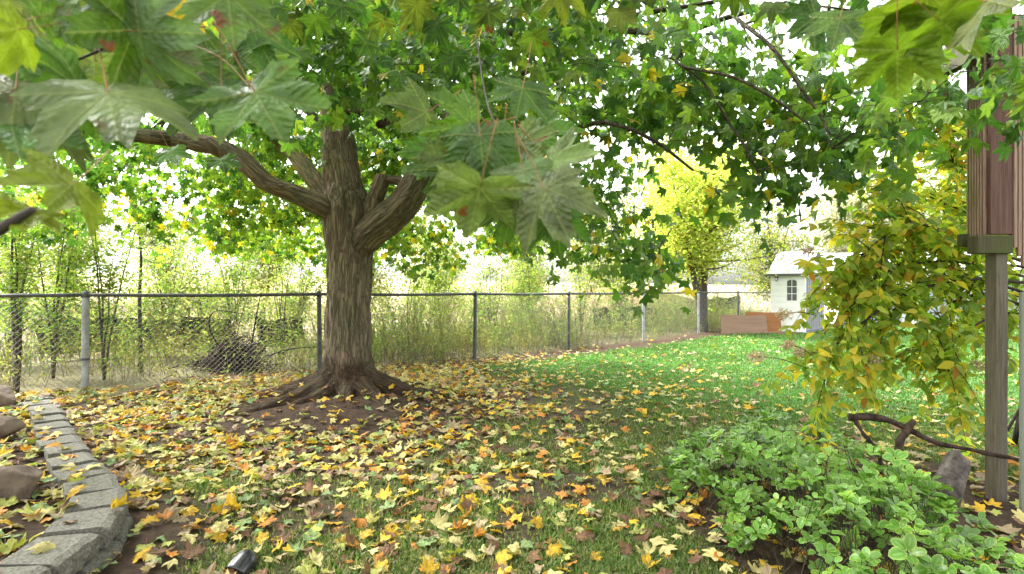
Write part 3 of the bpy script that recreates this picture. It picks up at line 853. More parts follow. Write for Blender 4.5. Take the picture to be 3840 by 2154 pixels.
DROOP = [((px, py - 90, d) if (2340 <= px <= 3050 and 400 < py < 830 and d < 5.0) else (px, py, d)) for px, py, d in DROOP]
for px, py, d in DROOP:
    p = at(px, py, d)
    k = 3 if d > 4.4 else 2
    cl = np.vstack([cl, p + rng.normal(0, .13, (k, 3)) * np.array([1, 1.6, .8])])
nC = len(cl)
# twig from the nearest bough to each spray
tw0, tw1, twr = [], [], []
for s in range(0, nC, 500):
    d = np.linalg.norm(cl[s:s + 500, None, :] - SKP[None], axis=2) - 0.0
    d = d + np.where(SKP[None, :, 2] < cl[s:s + 500, None, 2] - 0.1, 0.5, 0)
    j = np.argmin(d, 1); tw0.append(SKP[j])
tw0 = np.vstack(tw0); dl = np.linalg.norm(cl - tw0, axis=1)
long = dl > .8
tw0 = np.where(long[:, None], cl + (tw0 - cl) * (.55 / np.maximum(dl, 1e-6))[:, None], tw0)
mid = (tw0 + cl) / 2 + np.array([0, 0, 1.0]) * (0.10 * np.minimum(dl, .8))[:, None] + rng.normal(0, .05, cl.shape)
dl = np.linalg.norm(cl - tw0, axis=1)
r0 = 0.0022 + .0016 * np.minimum(dl, 1)
v1, f1 = strands(tw0, mid, r0, r0 * .7); v2, f2 = strands(mid, cl, r0 * .7, r0 * .3)
g = Geo(); g.add(v1, f1); g.add(v2, f2)
o = link('twigs', g.mesh('twigs', [M_twig]), maple); tag(o, kind='stuff')

per = rng.integers(8, 16, nC)
cid = np.repeat(np.arange(nC), per); nL = len(cid)
lp = cl[cid] + rng.normal(0, 1, (nL, 3)) * np.array([.17, .17, .11])
az = rng.uniform(0, 2 * np.pi, nL); pit = rng.uniform(R(15), R(85), nL)
tip = np.stack([np.cos(az) * np.cos(pit), np.sin(az) * np.cos(pit), -np.sin(pit)], -1)
outw = lp - np.array([TREE[0], TREE[1], 3.0]); outw[:, 2] = 0; outw /= np.linalg.norm(outw, axis=1)[:, None] + .3
nor = np.array([0, 0, .75]) + 0.4 * rng.normal(size=(nL, 3)) + 0.4 * tip + .45 * outw
B = basis(tip, nor)
S = rng.uniform(.050, .096, nL)
green = np.array([0.082, 0.175, 0.032]); yg = np.array([0.21, 0.28, 0.04]); yel = np.array([0.45, 0.34, 0.03]); dk = np.array([0.052, 0.120, 0.026])
outer = smooth(7.0, 9.2, lp[:, 1]) * smooth(4.2, 2.2, lp[:, 2])
u = rng.uniform(0, 1, nL); w = np.clip(rng.normal(.25, .25, nL) + .62 * outer, 0, 1)[:, None]
lc = green * (1 - w) + yg * w
lc = np.where((u < .25)[:, None], dk * 1.0, lc)
lc = np.where((u > .965 - .05 * outer)[:, None], yel, lc)
lc *= rng.uniform(.75, 1.3, nL)[:, None]
dcam = np.linalg.norm(lp - np.array([0, 0, CAM_H]), axis=1)
keep = dcam > 1.25
px = CX + lp[:, 0] / np.maximum(lp[:, 1], .05) * FPX; py = HY - (lp[:, 2] - CAM_H) / np.maximum(lp[:, 1], .05) * FPX
inview = (lp[:, 1] > .3) & (px > -60) & (px < 3900) & (py > -60) & (py < 2200)

# hand-set leaves on the twigs that reach towards the viewer
# (stalk px, py, distance, radius m, tip direction in degrees: 0 down, 90 right, -90 left, lean, under?, colour)
G1 = (0.052, 0.112, 0.016); G2 = (0.085, 0.148, 0.026); G3 = (0.13, 0.172, 0.062); G4 = (0.17, 0.23, 0.02); Y1 = (0.55, 0.36, 0.02); O1 = (0.085, 0.13, 0.022)
HERO = [
    (405, 345, .60, .100, 8, 55, 0, G3), (500, 115, .66, .088, -72, 42, 0, G1), (520, 118, .64, .075, 100, 50, 0, G3), (300, 330, .72, .085, -60, 52, 0, G2),
    (855, -20, .70, .088, 5, 35, 0, G2), (955, 345, .66, .088, 32, 38, 0, G2), (830, 330, .72, .085, -5, 40, 0, G1), (560, 180, .74, .072, 20, 40, 0, G3),
    (70, 110, .60, .06, -60, 50, 0, G4), (60, 330, .62, .085, -10, 55, 0, G3), (150, 60, .66, .06, 120, 50, 0, G2), (355, 230, .8, .07, 0, 30, 0, G4),
    (275, 690, .46, .048, -35, 50, 0, (.16, .17, .012)), (110, 790, .44, .034, -15, 60, 0, (.24, .24, .012)), (660, 20, .75, .045, 10, 40, 0, Y1), (650, 85, .74, .035, -30, 40, 0, Y1),
    (230, 30, .64, .055, 80, 60, 0, G2), (40, 460, .60, .075, 10, 55, 0, G2), (420, 60, .9, .06, -20, 40, 0, G4), (720, 230, .85, .075, 10, 35, 0, G1),
    (1800, 508, .80, .082, 10, 32, 0, G2), (1770, 470, .84, .070, -75, 38, 0, G2), (1945, 538, .85, .075, 60, 45, 0, G2), (1800, 705, .74, .085, -12, 25, 1, G3), (1700, 640, .86, .075, -50, 35, 0, G1),
    (2060, 610, .80, .085, 38, 52, 0, G3), (2040, 705, .74, .080, 30, 40, 0, G3), (2075, 800, .82, .060, 5, 25, 0, G1), (1960, 330, 1.0, .085, -15, 45, 0, G1), (1900, 620, .9, .07, 20, 30, 0, G2),
    (1600, 420, 1.0, .08, -60, 45, 0, G2), (1640, 560, .95, .07, -30, 30, 0, G2), (1930, 760, .9, .07, -10, 30, 0, G2),
    (2100, -30, .9, .08, 10, 40, 0, G4), (2330, 50, 1.0, .075, 0, 30, 1, G3), (2420, -40, 1.0, .075, 20, 30, 0, O1), (2000, 140, 1.2, .085, 15, 20, 1, O1), (1830, 40, 1.2, .09, 10, 25, 0, O1),
    (1560, 20, 1.3, .10, 5, 20, 1, O1), (1640, 90, 1.3, .095, 25, 30, 0, G1), (1440, 80, 1.3, .085, -20, 25, 1, O1), (1700, 210, 1.4, .095, -10, 25, 0, G1), (1500, 280, 1.4, .08, 10, 35, 0, G1), (1370, 160, 1.4, .085, -25, 30, 0, G1),
    (1180, 70, 1.2, .075, 10, 30, 1, O1), (1090, 90, 1.2, .075, -10, 25, 1, O1), (1120, 190, 1.3, .075, 20, 35, 0, G2), (990, 210, 1.2, .07, -5, 30, 0, G2), (1280, 20, 1.3, .085, 0, 30, 0, G1),
    (3365, 188, .80, .080, 5, 28, 1, G4), (3362, 60, .84, .070, -12, 35, 1, G4), (3525, 78, .78, .070, 42, 45, 1, G4), (3150, 70, .95, .078, -8, 45, 0, G2), (3700, 5, .72, .080, 60, 66, 0, G3), (3480, -20, .8, .075, -10, 40, 1, G4), (3060, 60, 1.05, .07, -60, 40, 0, G1),
    (2750, -20, 1.1, .07, 0, 35, 1, O1), (2900, 20, 1.2, .07, -10, 45, 0, G2), (640, 1270 - 700, 1.9, .085, 30, 45, 0, G2), (830, 600, 1.9, .07, 15, 40, 0, G1), (2440, 170, 1.5, .08, 10, 40, 0, G1), (180, 190, .78, .085, -40, 55, 0, G3), (20, 200, .7, .08, 30, 55, 0, G2), (300, 90, .85, .08, 60, 50, 0, G1), (440, 230, .9, .085, -30, 50, 0, G2), (640, 330, .8, .08, 20, 45, 0, G1), (760, 120, .9, .08, -40, 45, 0, G1), (600, 60, .95, .08, 0, 40, 0, G2), (950, 120, 1.0, .075, 30, 40, 0, G1), (180, 440, .75, .07, 40, 55, 0, G2), (30, 20, .8, .08, 0, 50, 0, G4), (1020, 20, 1.1, .08, -10, 40, 0, G1), (880, 200, 1.0, .07, 60, 45, 0, G2), (1740, 600, .84, .08, -35, 42, 0, G2), (1880, 560, .95, .08, -10, 40, 0, G1), (2000, 500, 1.0, .075, 50, 50, 0, G2), (1960, 640, .78, .075, 15, 45, 0, G3), (2240, 250, 1.5, .08, -15, 30, 0, G1),
]
HERO = [((a, b, d * 1.75, s_, t_, l_, u_, c_) if (1000 < a < 3000 and b < 300 and d >= .9) else (a, b, d, s_, t_, l_, u_, c_)) for a, b, d, s_, t_, l_, u_, c_ in HERO]
def img_leaf(jx, jy, d, lean, tipdeg, under):
    p = at(jx, jy, d)
    v = np.array([0, 0, CAM_H]) - p; v /= np.linalg.norm(v)
    right = np.cross(np.array([0, 0, 1.0]), v); right /= np.linalg.norm(right); right = right
    up = np.cross(v, right)
    a = R(tipdeg)
    t = np.sin(a) * right - np.cos(a) * up
    # tip swings towards (upper side shown) or away from the viewer
    tipv = t * math.cos(R(lean)) + v * math.sin(R(lean)) * (1 if not under else -1)
    n_ = v * math.cos(R(lean)) - t * math.sin(R(lean)) * (1 if not under else -1)
    if under: n_ = -n_
    return p, basis(tipv[None], n_[None])[0]
nh = 0
for k, (jx, jy, d, s, td, lean, under, colr) in enumerate(HERO):
    p, Bm = img_leaf(jx, jy, d, min(lean + 10, 68) if jx < 1400 else lean + 6, td + rng.uniform(-6, 6), under)
    o = link('leaf', HI_ME[k % 6], maple); place(o, p, Bm, s); o.color = (*[c_ * rng.uniform(.85, 1.15) for c_ in colr], 1); nh += 1
# hero twigs
for rows, r in [([(-60, 262, .70), (150, 247, .72), (290, 225, .74), (520, 118, .70), (680, 60, .80), (860, -30, .9)], .0022), ([(-40, 885, .42), (50, 830, .42), (125, 785, .42)], .0048), ([(690, 155, .8), (830, 220, .75), (945, 335, .68)], .0012), ([(520, 118, .68), (690, 155, .8), (780, 120, 1.0)], .0016),
                ([(1790, 150, 1.6), (1810, 300, 1.4), (1850, 450, 1.0), (1950, 540, .9), (2030, 600, .86), (2080, 690, .84)], .0026), ([(3330, -60, .95), (3350, 0, .9), (3362, 60, .84)], .0016), ([(3500, -60, .85), (3525, 78, .8)], .0014), ([(0, 950, .0)], 0)]:
    if len(rows) < 2: continue
    S_ = spline(np.array([at(*q_) for q_ in rows]), 20); v, f = tube(S_, np.linspace(r, r * .6, 20), 6)
    link('twig', mesh_np('twig', v, f, [M_petiole if r < .002 else M_twig], None, True), maple)
# nearest random leaves as leaves of their own, the rest as one mass
size_px = S / dcam * inview * keep
order = np.argsort(-size_px)[:300 - nh]
for i in order:
    o = link('leaf', HI_ME[i % 6], maple); place(o, lp[i], B[i], S[i]); o.color = (*lc[i], 1)
rest = keep.copy(); rest[order] = False
v, f, c = mass(LO, lp[rest], B[rest], S[rest], lc[rest])
o = link('foliage', mesh_np('foliage', v, f, [M_maple_mass], c, False), maple); tag(o, kind='stuff')

# ------------------------------------------------------------------ block edging
M_block = mat_simple('concrete_block', (0.21, 0.20, 0.165), 0.9, 0.2, nscale=90, col2=(0.07, 0.066, 0.054), bump=0.6, bscale=220)
wall = thing('retaining_wall', 'low curved garden edging of grey concrete blocks holding back the leafy bed', 'edging')
def block_me(seed, ln, dp, h, taper):
    bm = bmesh.new()
    w0, w1 = ln / 2, ln / 2 * taper
    vs = [bm.verts.new(c_) for c_ in ((-w0, 0, 0), (w0, 0, 0), (w1, dp, 0), (-w1, dp, 0), (-w0, 0.006, h), (w0, 0.006, h), (w1, dp, h), (-w1, dp, h))]
    for f_ in ((3, 2, 1, 0), (4, 5, 6, 7), (0, 1, 5, 4), (1, 2, 6, 5), (2, 3, 7, 6), (3, 0, 4, 7)): bm.faces.new([vs[i] for i in f_])
    bmesh.ops.subdivide_edges(bm, edges=bm.edges, cuts=7, use_grid_fill=True)
    for v_ in bm.verts:
        c_ = np.array(v_.co)
        front = max(0, 1 - c_[1] / .03)
        nn = fbm(c_[None] * 24 + seed * 7, seed, 3)[0] - .5
        v_.co.y += nn * .034 * front - .010 * front * math.sin(math.pi * c_[2] / h)
        v_.co.x += (fbm(c_[None] * 9 + 31 + seed, seed, 2)[0] - .5) * .012
        v_.co.z += (fbm(c_[None] * 20 + 3 + seed, seed, 2)[0] - .5) * .006
        # worn arrises
        if c_[2] > h * .98 and c_[1] < .02: v_.co.z -= .010 + .012 * abs(nn)
    me_ = bpy.data.meshes.new('block'); bm.normal_update(); bm.to_mesh(me_); bm.free(); me_.materials.append(M_block)
    return me_
BLK = [block_me(s, .31, .25, .095, .82) for s in range(4)]
ws = spline(WALL, 300); wl = np.r_[0, np.cumsum(np.linalg.norm(np.diff(ws, axis=0), axis=1))]
for course, (zt, offs, back) in enumerate(((.125, 0.0, .0), (.025, .16, -.018), (-.07, 0.05, -.03))):
    s = offs
    k = 0
    while s < wl[-1] - .1:
        p = np.array([np.interp(s + .155, wl, ws[:, 0]), np.interp(s + .155, wl, ws[:, 1])])
        p2 = np.array([np.interp(s + .19, wl, ws[:, 0]), np.interp(s + .19, wl, ws[:, 1])])
        t = (p2 - p); t /= np.linalg.norm(t)
        nout = np.array([-t[1], t[0]])            # to the lawn side
        if nout[0] < 0: nout = -nout
        inward = -nout
        o = link('coping_block' if course == 0 else 'wall_block', BLK[(k * 7 + course) % 4], wall)
        ang = math.atan2(inward[1], inward[0]) - math.pi / 2 + rng.uniform(-.09, .09)
        q_ = p + nout * (-back + rng.uniform(-.008, .008))
        o.location = (q_[0], q_[1], zt + (rng.uniform(-.008, .008) if course == 0 else -.009)); o.rotation_euler = (rng.uniform(-.015, .015), rng.uniform(-.02, .02), ang)
        o.scale = (rng.uniform(.90, .95), rng.uniform(.86, .98), 1)
        s += .318; k += 1

# rocks
def rock(name, c, size, seed, label, mat=M_stone, cat='rock', rot=0.0, group=None):
    bm = bmesh.new(); bmesh.ops.create_icosphere(bm, subdivisions=4, radius=1.0)
    rg = np.random.default_rng(seed)
    cut = [(rand / np.linalg.norm(rand), rg.uniform(.5, .85)) for rand in rg.normal(size=(12, 3))]
    for v_ in bm.verts:
        p = np.array(v_.co)
        for n_, d_ in cut:
            e = p @ n_ - d_
            if e > 0: p = p - n_ * e * .98
        p = p * (1 + .14 * (fbm(p[None] * 2.5 + seed, seed, 3)[0] - .5))
        v_.co = p * np.array(size)
    o = bm_obj(name, bm, mat, None, True); o.location = c; o.rotation_euler = (0, 0, rot)
    return tag(o, label, cat, group)
a = at(60, 1810, 3.0); rock('rock', (-2.78, 3.02, .22), (.27, .15, .13), 3, 'large brown angular rock lying among leaves in the raised bed', rot=.15)
rock('rock', (-3.85, 4.15, .24), (.20, .14, .11), 5, 'reddish brown rock with a flat grey top in the raised bed', rot=.3)
rock('rock', (-5.05, 5.45, .22), (.30, .2, .14), 8, 'grey flat topped boulder at the far end of the raised bed by the fence', rot=.2)
M_stone_dk = mat_simple('dark_rock', (0.17, 0.145, 0.125), 0.9, 0.2, nscale=16, col2=(0.045, 0.038, 0.034), bump=1.0, bscale=34)
p = at(3565, 1830, 2.75); rock('rock', (p[0], p[1], p[2]), (.10, .09, .21), 17, 'upright dark grey stone beside the wooden post and variegated shrub', M_stone_dk)

# ------------------------------------------------------------------ chain-link fence
fence = thing('chain_link_fence', 'grey chain link fence with steel posts and top rail along the back of the lawn', 'fence')
FH = 1.22
fz = lambda p: float(ground_z(p[0], p[1]))
posts = FENCE
for k, p in enumerate(posts):
    z = fz(p)
    big = (k == 2)
    r = .043 if big else .034
    zs = np.array([-.1, .05, .4, .8, 1.1, FH - .01])
    lean = rng.normal(0, .012, 2)
    P = np.stack([p[0] + lean[0] * zs, p[1] + lean[1] * zs, z + zs], -1)
    v, f = tube(P, r, 12); o = link('post', mesh_np('post', v, f, [M_galv if k in (2, 6, 7) else M_galv_dark], None, True), fence)
    # cap with rail eye
    prof = [(.0, -.03, r * 1.2), (0, .0, r * 1.2), (0, .03, r * .95), (0, .055, r * .45)]
    v, f = tube([(p[0] + lean[0] * FH, p[1] + lean[1] * FH, z + FH + q_[1]) for q_ in prof], [q_[2] for q_ in prof], 12)
    c_ = link('post_cap', mesh_np('post_cap', v, f, [M_galv_dark], None, True), o)
    if big:
        v, f = tube([(p[0], p[1], z + .38), (p[0], p[1], z + .41)], r * 1.14, 12); link('clamp', mesh_np('clamp', v, f, [M_galv_dark]), o)
for k in range(len(posts) - 1):
    a, b = posts[k], posts[k + 1]; za, zb_ = fz(a) + FH, fz(b) + FH
    P = np.array([[a[0], a[1], za], [*(a * .75 + b * .25), za * .75 + zb_ * .25 - .008], [*(a + b) / 2, (za + zb_) / 2 - .012], [*(a * .25 + b * .75), za * .25 + zb_ * .75 - .007], [b[0], b[1], zb_]])
    v, f = tube(spline(P, 12), .0235 if k < 6 else .021, 8); link('top_rail', mesh_np('top_rail', v, f, [M_galv_dark], None, True), fence)
W0, W1 = [], []
for k in range(len(posts) - 1):
    a, b = posts[k], posts[k + 1]; Ls = np.linalg.norm(b - a); H = FH - .03; step = .07
    za, zb_ = fz(a), fz(b)
    def pt(s, h): 
        u_ = s / Ls
        return [a[0] + (b[0] - a[0]) * u_, a[1] + (b[1] - a[1]) * u_, za + (zb_ - za) * u_ + .03 + h]
    for s in np.arange(-H, Ls, step):
        h0, h1 = max(0, -s), min(H, Ls - s)
        if h1 > h0: W0.append(pt(s + h0, h0)); W1.append(pt(s + h1, h1))
        if h1 > h0: W0.append(pt(Ls - s - h0, h0)); W1.append(pt(Ls - s - h1, h1))
v, f = strands(W0, W1, .0021, .0021)
o = link('wire_mesh', mesh_np('wire_mesh', v, f, [M_wire]), fence); tag(o, kind='stuff')

# ------------------------------------------------------------------ shed
M_white = mat_simple('white_resin', (0.80, 0.80, 0.76), 0.55, 0.4, nscale=3, nvar=0.06)
M_greydoor = mat_simple('grey_resin', (0.30, 0.30, 0.32), 0.55, 0.4, nscale=3, nvar=0.08)
M_roof = mat_simple('pale_grey_roofing', (0.50, 0.51, 0.54), 0.6, 0.3, nscale=8, nvar=0.15)
M_trimdk = mat_simple('dark_trim', (0.10, 0.10, 0.11), 0.5, 0.4)
M_pane = mat_simple('dim_window_pane', (0.10, 0.105, 0.10), 0.15, 0.5)
shed = thing('garden_shed', 'small white garden shed with grey doors and six pane window beyond the lawn', 'shed', loc=(7.97, 17.25, fz((8.0, 17.2)) - .01))
shed.rotation_euler = (0, 0, R(-42))
SL, SD, SH, RH = .92, 2.3, 1.84, 2.52      # eave wall length, gable width, eave, ridge
nb = 10
for k in range(nb):      # lap siding on the eave wall (local x along the wall, y into the shed)
    z0 = .06 + k * (SH - .06) / nb; z1 = z0 + (SH - .06) / nb
    for (x0, x1) in ((0, .44), (.78, SL)) if 5 <= k <= 8 else ((0, SL),):
        bm = bmesh.new()
        vs = [bm.verts.new(q_) for q_ in ((x0, -.014, z0), (x1, -.014, z0), (x1, .0, z1), (x0, .0, z1), (x0, .03, z0), (x1, .03, z0), (x1, .03, z1), (x0, .03, z1))]
        for f_ in ((0, 1, 2, 3), (5, 4, 7, 6), (0, 4, 5, 1), (3, 2, 6, 7), (0, 3, 7, 4), (1, 5, 6, 2)): bm.faces.new([vs[i] for i in f_])
        bm_obj('siding_board', bm, M_white, shed)
wz0, wz1 = .06 + 5 * (SH - .06) / nb, .06 + 9 * (SH - .06) / nb
win = boxo('window', .44, .78, .0, .028, wz0, wz1, M_white, shed, 0)
for i in range(2):
    for j in range(3):
        x0 = .470 + i * .145; z0 = wz0 + .04 + j * .215; z1 = z0 + .195; x1 = x0 + .125
        bm = bmesh.new()
        if j < 2: pts = [(x0, z0), (x1, z0), (x1, z1), (x0, z1)]
        else:
            pts = [(x0, z0), (x1, z0), (x1, z1 - .045 * (1 if i == 1 else 0)), (x1 if i == 0 else x0 + .06, z1 + 0.0), (x0 if i == 1 else x0 + .065, z1), (x0, z1 - .045 * (1 if i == 0 else 0))]
            pts = list(dict.fromkeys(pts))
        vs = [bm.verts.new((q_[0], -.004, q_[1])) for q_ in pts]; vb = [bm.verts.new((q_[0], .002, q_[1])) for q_ in pts]
        bm.faces.new(vs)
        for a_ in range(len(pts)): b_ = (a_ + 1) % len(pts); bm.faces.new([vs[b_], vs[a_], vb[a_], vb[b_]])
        bm_obj('pane', bm, M_pane, win)
boxo('corner_post', SL, SL + .06, -.02, .08, 0.02, SH, M_white, shed, .006)
# gable wall facing +x
for side, (y0, y1) in enumerate(((.08, .22), (SD - .22, SD))): boxo('wall_panel', SL - .02, SL + .03, y0, y1, .05, SH, M_greydoor, shed)
for k in range(2):
    y0 = .225 + k * .93; d_ = boxo('door', SL, SL + .036, y0, y0 + .92, .07, SH - .04, M_greydoor, shed)
    for q_ in range(4): boxo('door_rib', SL + .037, SL + .05, y0 + .08 + q_ * .22, y0 + .14 + q_ * .22, .15, SH - .12, M_greydoor, d_)
    boxo('handle', SL + .038, SL + .075, y0 + (.84 if k == 0 else .05), y0 + (.87 if k == 0 else .08), .9, 1.1, M_trimdk, d_)
bm = bmesh.new()
vs = [bm.verts.new(q_) for q_ in ((SL + .02, 0, SH), (SL + .02, SD, SH), (SL + .02, SD / 2, RH - .05), (SL - .01, 0, SH), (SL - .01, SD, SH), (SL - .01, SD / 2, RH - .05))]
for f_ in ((0, 1, 2), (5, 4, 3), (0, 3, 4, 1), (1, 4, 5, 2), (2, 5, 3, 0)): bm.faces.new([vs[i] for i in f_])
bm_obj('gable', bm, M_white, shed)
boxo('wall_panel', 0, .03, .03, SD, .05, SH, M_white, shed); boxo('wall_panel', .03, SL - .03, SD - .03, SD, .05, SH, M_white, shed); boxo('floor_panel', -.02, SL + .08, -.04, SD + .03, 0, .05, M_greydoor, shed)
rf = None
for sgn in (0, 1):
    for k in range(7):     # roof in lapped strips
        t0, t1 = k / 7, (k + 1) / 7 + .02
        def rp(t, x, up):
            y = -.12 + (SD / 2 + .12) * t; z = SH - .07 + (RH - SH + .07) * t + up
            return (x, y if sgn == 0 else SD - y, z)
        bm = bmesh.new()
        vs = [bm.verts.new(rp(t0, -.1, .035)), bm.verts.new(rp(t0, SL + .14, .035)), bm.verts.new(rp(min(t1, 1), SL + .14, .022)), bm.verts.new(rp(min(t1, 1), -.1, .022)), bm.verts.new(rp(t0, -.1, .0)), bm.verts.new(rp(t0, SL + .14, .0)), bm.verts.new(rp(min(t1, 1), SL + .14, .0)), bm.verts.new(rp(min(t1, 1), -.1, .0))]
        for f_ in ((0, 1, 2, 3), (7, 6, 5, 4), (0, 4, 5, 1), (1, 5, 6, 2), (2, 6, 7, 3), (3, 7, 4, 0)): bm.faces.new([vs[i] for i in f_])
        bmesh.ops.recalc_face_normals(bm, faces=bm.faces)
        bm_obj('roof_strip', bm, M_roof, shed)
boxo('eave_trim', -.11, SL + .15, -.145, -.125, SH - .10, SH - .045, M_trimdk, shed)
lt = boxo('wall_lamp', .14, .24, -.06, -.02, SH - .16, SH - .12, M_trimdk, shed); boxo('lamp_body', .16, .22, -.09, -.02, SH - .24, SH - .165, M_trimdk, lt); boxo('lamp_glass', .17, .21, -.096, -.092, SH - .225, SH - .175, M_white, lt)

# second pale building glimpsed behind the hydrangea
M_bluegrey = mat_simple('blue_grey_cladding', (0.40, 0.43, 0.52), 0.6, 0.3, nscale=4, nvar=0.1)
gar = thing('outbuilding', 'long low pale outbuilding glimpsed behind the yellowing arching shrub', 'building', loc=(12.2, 20.5, 0)); gar.rotation_euler = (0, 0, R(-8))
boxo('wall', -.2, 6.4, 0, 3, 0, 2.0, M_white, gar, 0.02)
for k in range(3): boxo('door', .5 + k * 2.0, 1.9 + k * 2.0, -.04, -.002, .05, 1.5, M_bluegrey, gar)
bm = bmesh.new(); vs = [bm.verts.new(q_) for q_ in ((-.5, -.35, 2.0), (6.7, -.35, 2.0), (6.7, 1.5, 2.75), (-.5, 1.5, 2.75), (-.5, 3.3, 2.0), (6.7, 3.3, 2.0))]
for f_ in ((0, 1, 2, 3), (3, 2, 5, 4), (0, 3, 4), (1, 5, 2), (0, 4, 5, 1)): bm.faces.new([vs[i] for i in f_])
bm_obj('roof', bm, M_roof, gar)

# plywood sheets leaning by the shed
M_ply = mat_wood('weathered_plywood', (0.20, 0.125, 0.085), (0.31, 0.20, 0.14), 0, 14)
M_ply2 = mat_wood('orange_plywood', (0.25, 0.10, 0.035), (0.34, 0.16, 0.06), 0, 14)
def sheet(px0, px1, d, h, mat, label, lean, dz=0):
    a = at(px0, 1240, d); w_ = (px1 - px0) / FPX * d
    bm = bmesh.new(); box_bm(bm, 0, w_, 0, .018, 0, h, .003); bmesh.ops.subdivide_edges(bm, edges=[e for e in bm.edges if e.calc_length() > .3], cuts=8)
    for v_ in bm.verts: v_.co.z += .02 * (noise3(np.array([[v_.co.x * 3, 0, v_.co.z * 3]]), 4)[0] - .5); v_.co.y += .015 * math.sin(v_.co.x * 2.2)
    o = bm_obj('plywood_sheet', bm, mat); o.location = (a[0], a[1], float(ground_z(a[0], a[1])) + dz); o.rotation_euler = (R(-lean), R(0.6), 0)
    return tag(o, label, 'board')
sheet(2708, 2880, 16.55, .58, M_ply, 'weathered grey brown plywood sheet propped on edge beside the white shed', 14)
sheet(2800, 2932, 16.78, .63, M_ply2, 'fresh orange plywood sheet standing behind the weathered one by the shed', 10, .02)
boxo_ = boxo('timber_plank', 0, 1.0, 0, .09, 0, .07, M_ply, None); boxo_.location = (*at(2865, 1240, 16.4)[:2], .0 + float(ground_z(7.4, 16.4))); tag(boxo_, 'dull brown timber plank lying at the foot of the plywood by the shed', 'plank')

# ------------------------------------------------------------------ silt fence beyond
M_silt = mat_simple('black_fabric', (0.03, 0.031, 0.036), 0.8, 0.3, nscale=5, nvar=0.5)
def silt_run(pts, label, n=40):
    silt = thing('silt_fence', label, 'fence')
    SF = spline(np.array(pts), n); ar = np.arange(n)
    tops = .68 + .22 * (noise3(np.c_[ar * .35, np.zeros(n), np.zeros(n) + pts[0][0]], 3) - .5)
    sz = ground_z(SF[:, 0], SF[:, 1]); rows_ = 5
    V = np.stack([np.c_[SF[:, 0] + .04 * np.sin(ar * 1.1 + k), SF[:, 1] + .05 * np.cos(ar * .9 + k), sz - .02 + (tops + .02) * k / (rows_ - 1)] for k in range(rows_)], 0)
    I = np.arange(rows_ * n).reshape(rows_, n)
    F = np.stack([I[:-1, :-1], I[:-1, 1:], I[1:, 1:], I[1:, :-1]], -1).reshape(-1, 4)
    Vf = V.reshape(-1, 3); Vb = Vf + np.array([0.004, .006, 0]); nF = len(Vf)
    link('fabric', mesh_np('fabric', np.vstack([Vf, Vb]), np.vstack([F, F[:, ::-1] + nF]), [M_silt], None, True), silt)
    for k in range(2, n, 9):
        o = boxo('stake', -.02, .02, -.02, .02, -.1, .9, M_ply, silt, .003); o.location = (SF[k, 0], SF[k, 1] + .05, sz[k])
silt_run([(-9.6, 11.3), (-8, 12.2), (-6.4, 12.7)], 'black fabric silt fence behind the bare sapling beyond the wire')
silt_run([(-5.9, 12.9), (-4.9, 13.2)], 'short torn length of black silt fabric behind the brush pile', 14)
silt_run([(2.6, 18.0), (4.2, 19.6), (5.6, 21.2)], 'black fabric silt fence below the tan soil mound')
silt_run([(6.8, 22.5), (8, 24), (11, 27)], 'black fabric silt fence behind the plywood and shed')

# ------------------------------------------------------------------ background plants
DIA = (np.array([(0, 0, 0), (.28, .45, .06), (0, 1.0, -.05), (-.28, .45, .06)], float), np.array([[0, 1, 2], [0, 2, 3]]))
DIA2 = (np.array([(0, 0, 0), (.16, .45, .04), (0, 1.0, -.12), (-.16, .45, .04)], float), np.array([[0, 1, 2], [0, 2, 3]]))

def hang_basis(n, droop=.3, up=1.0, spread=.5):
    az = rng.uniform(0, 2 * np.pi, n); pit = rng.normal(droop, .4, n)
    tip = np.stack([np.cos(az) * np.cos(pit), np.sin(az) * np.cos(pit), -np.sin(pit)], -1)
    return basis(tip, np.array([0, 0, up]) + spread * rng.normal(size=(n, 3)))

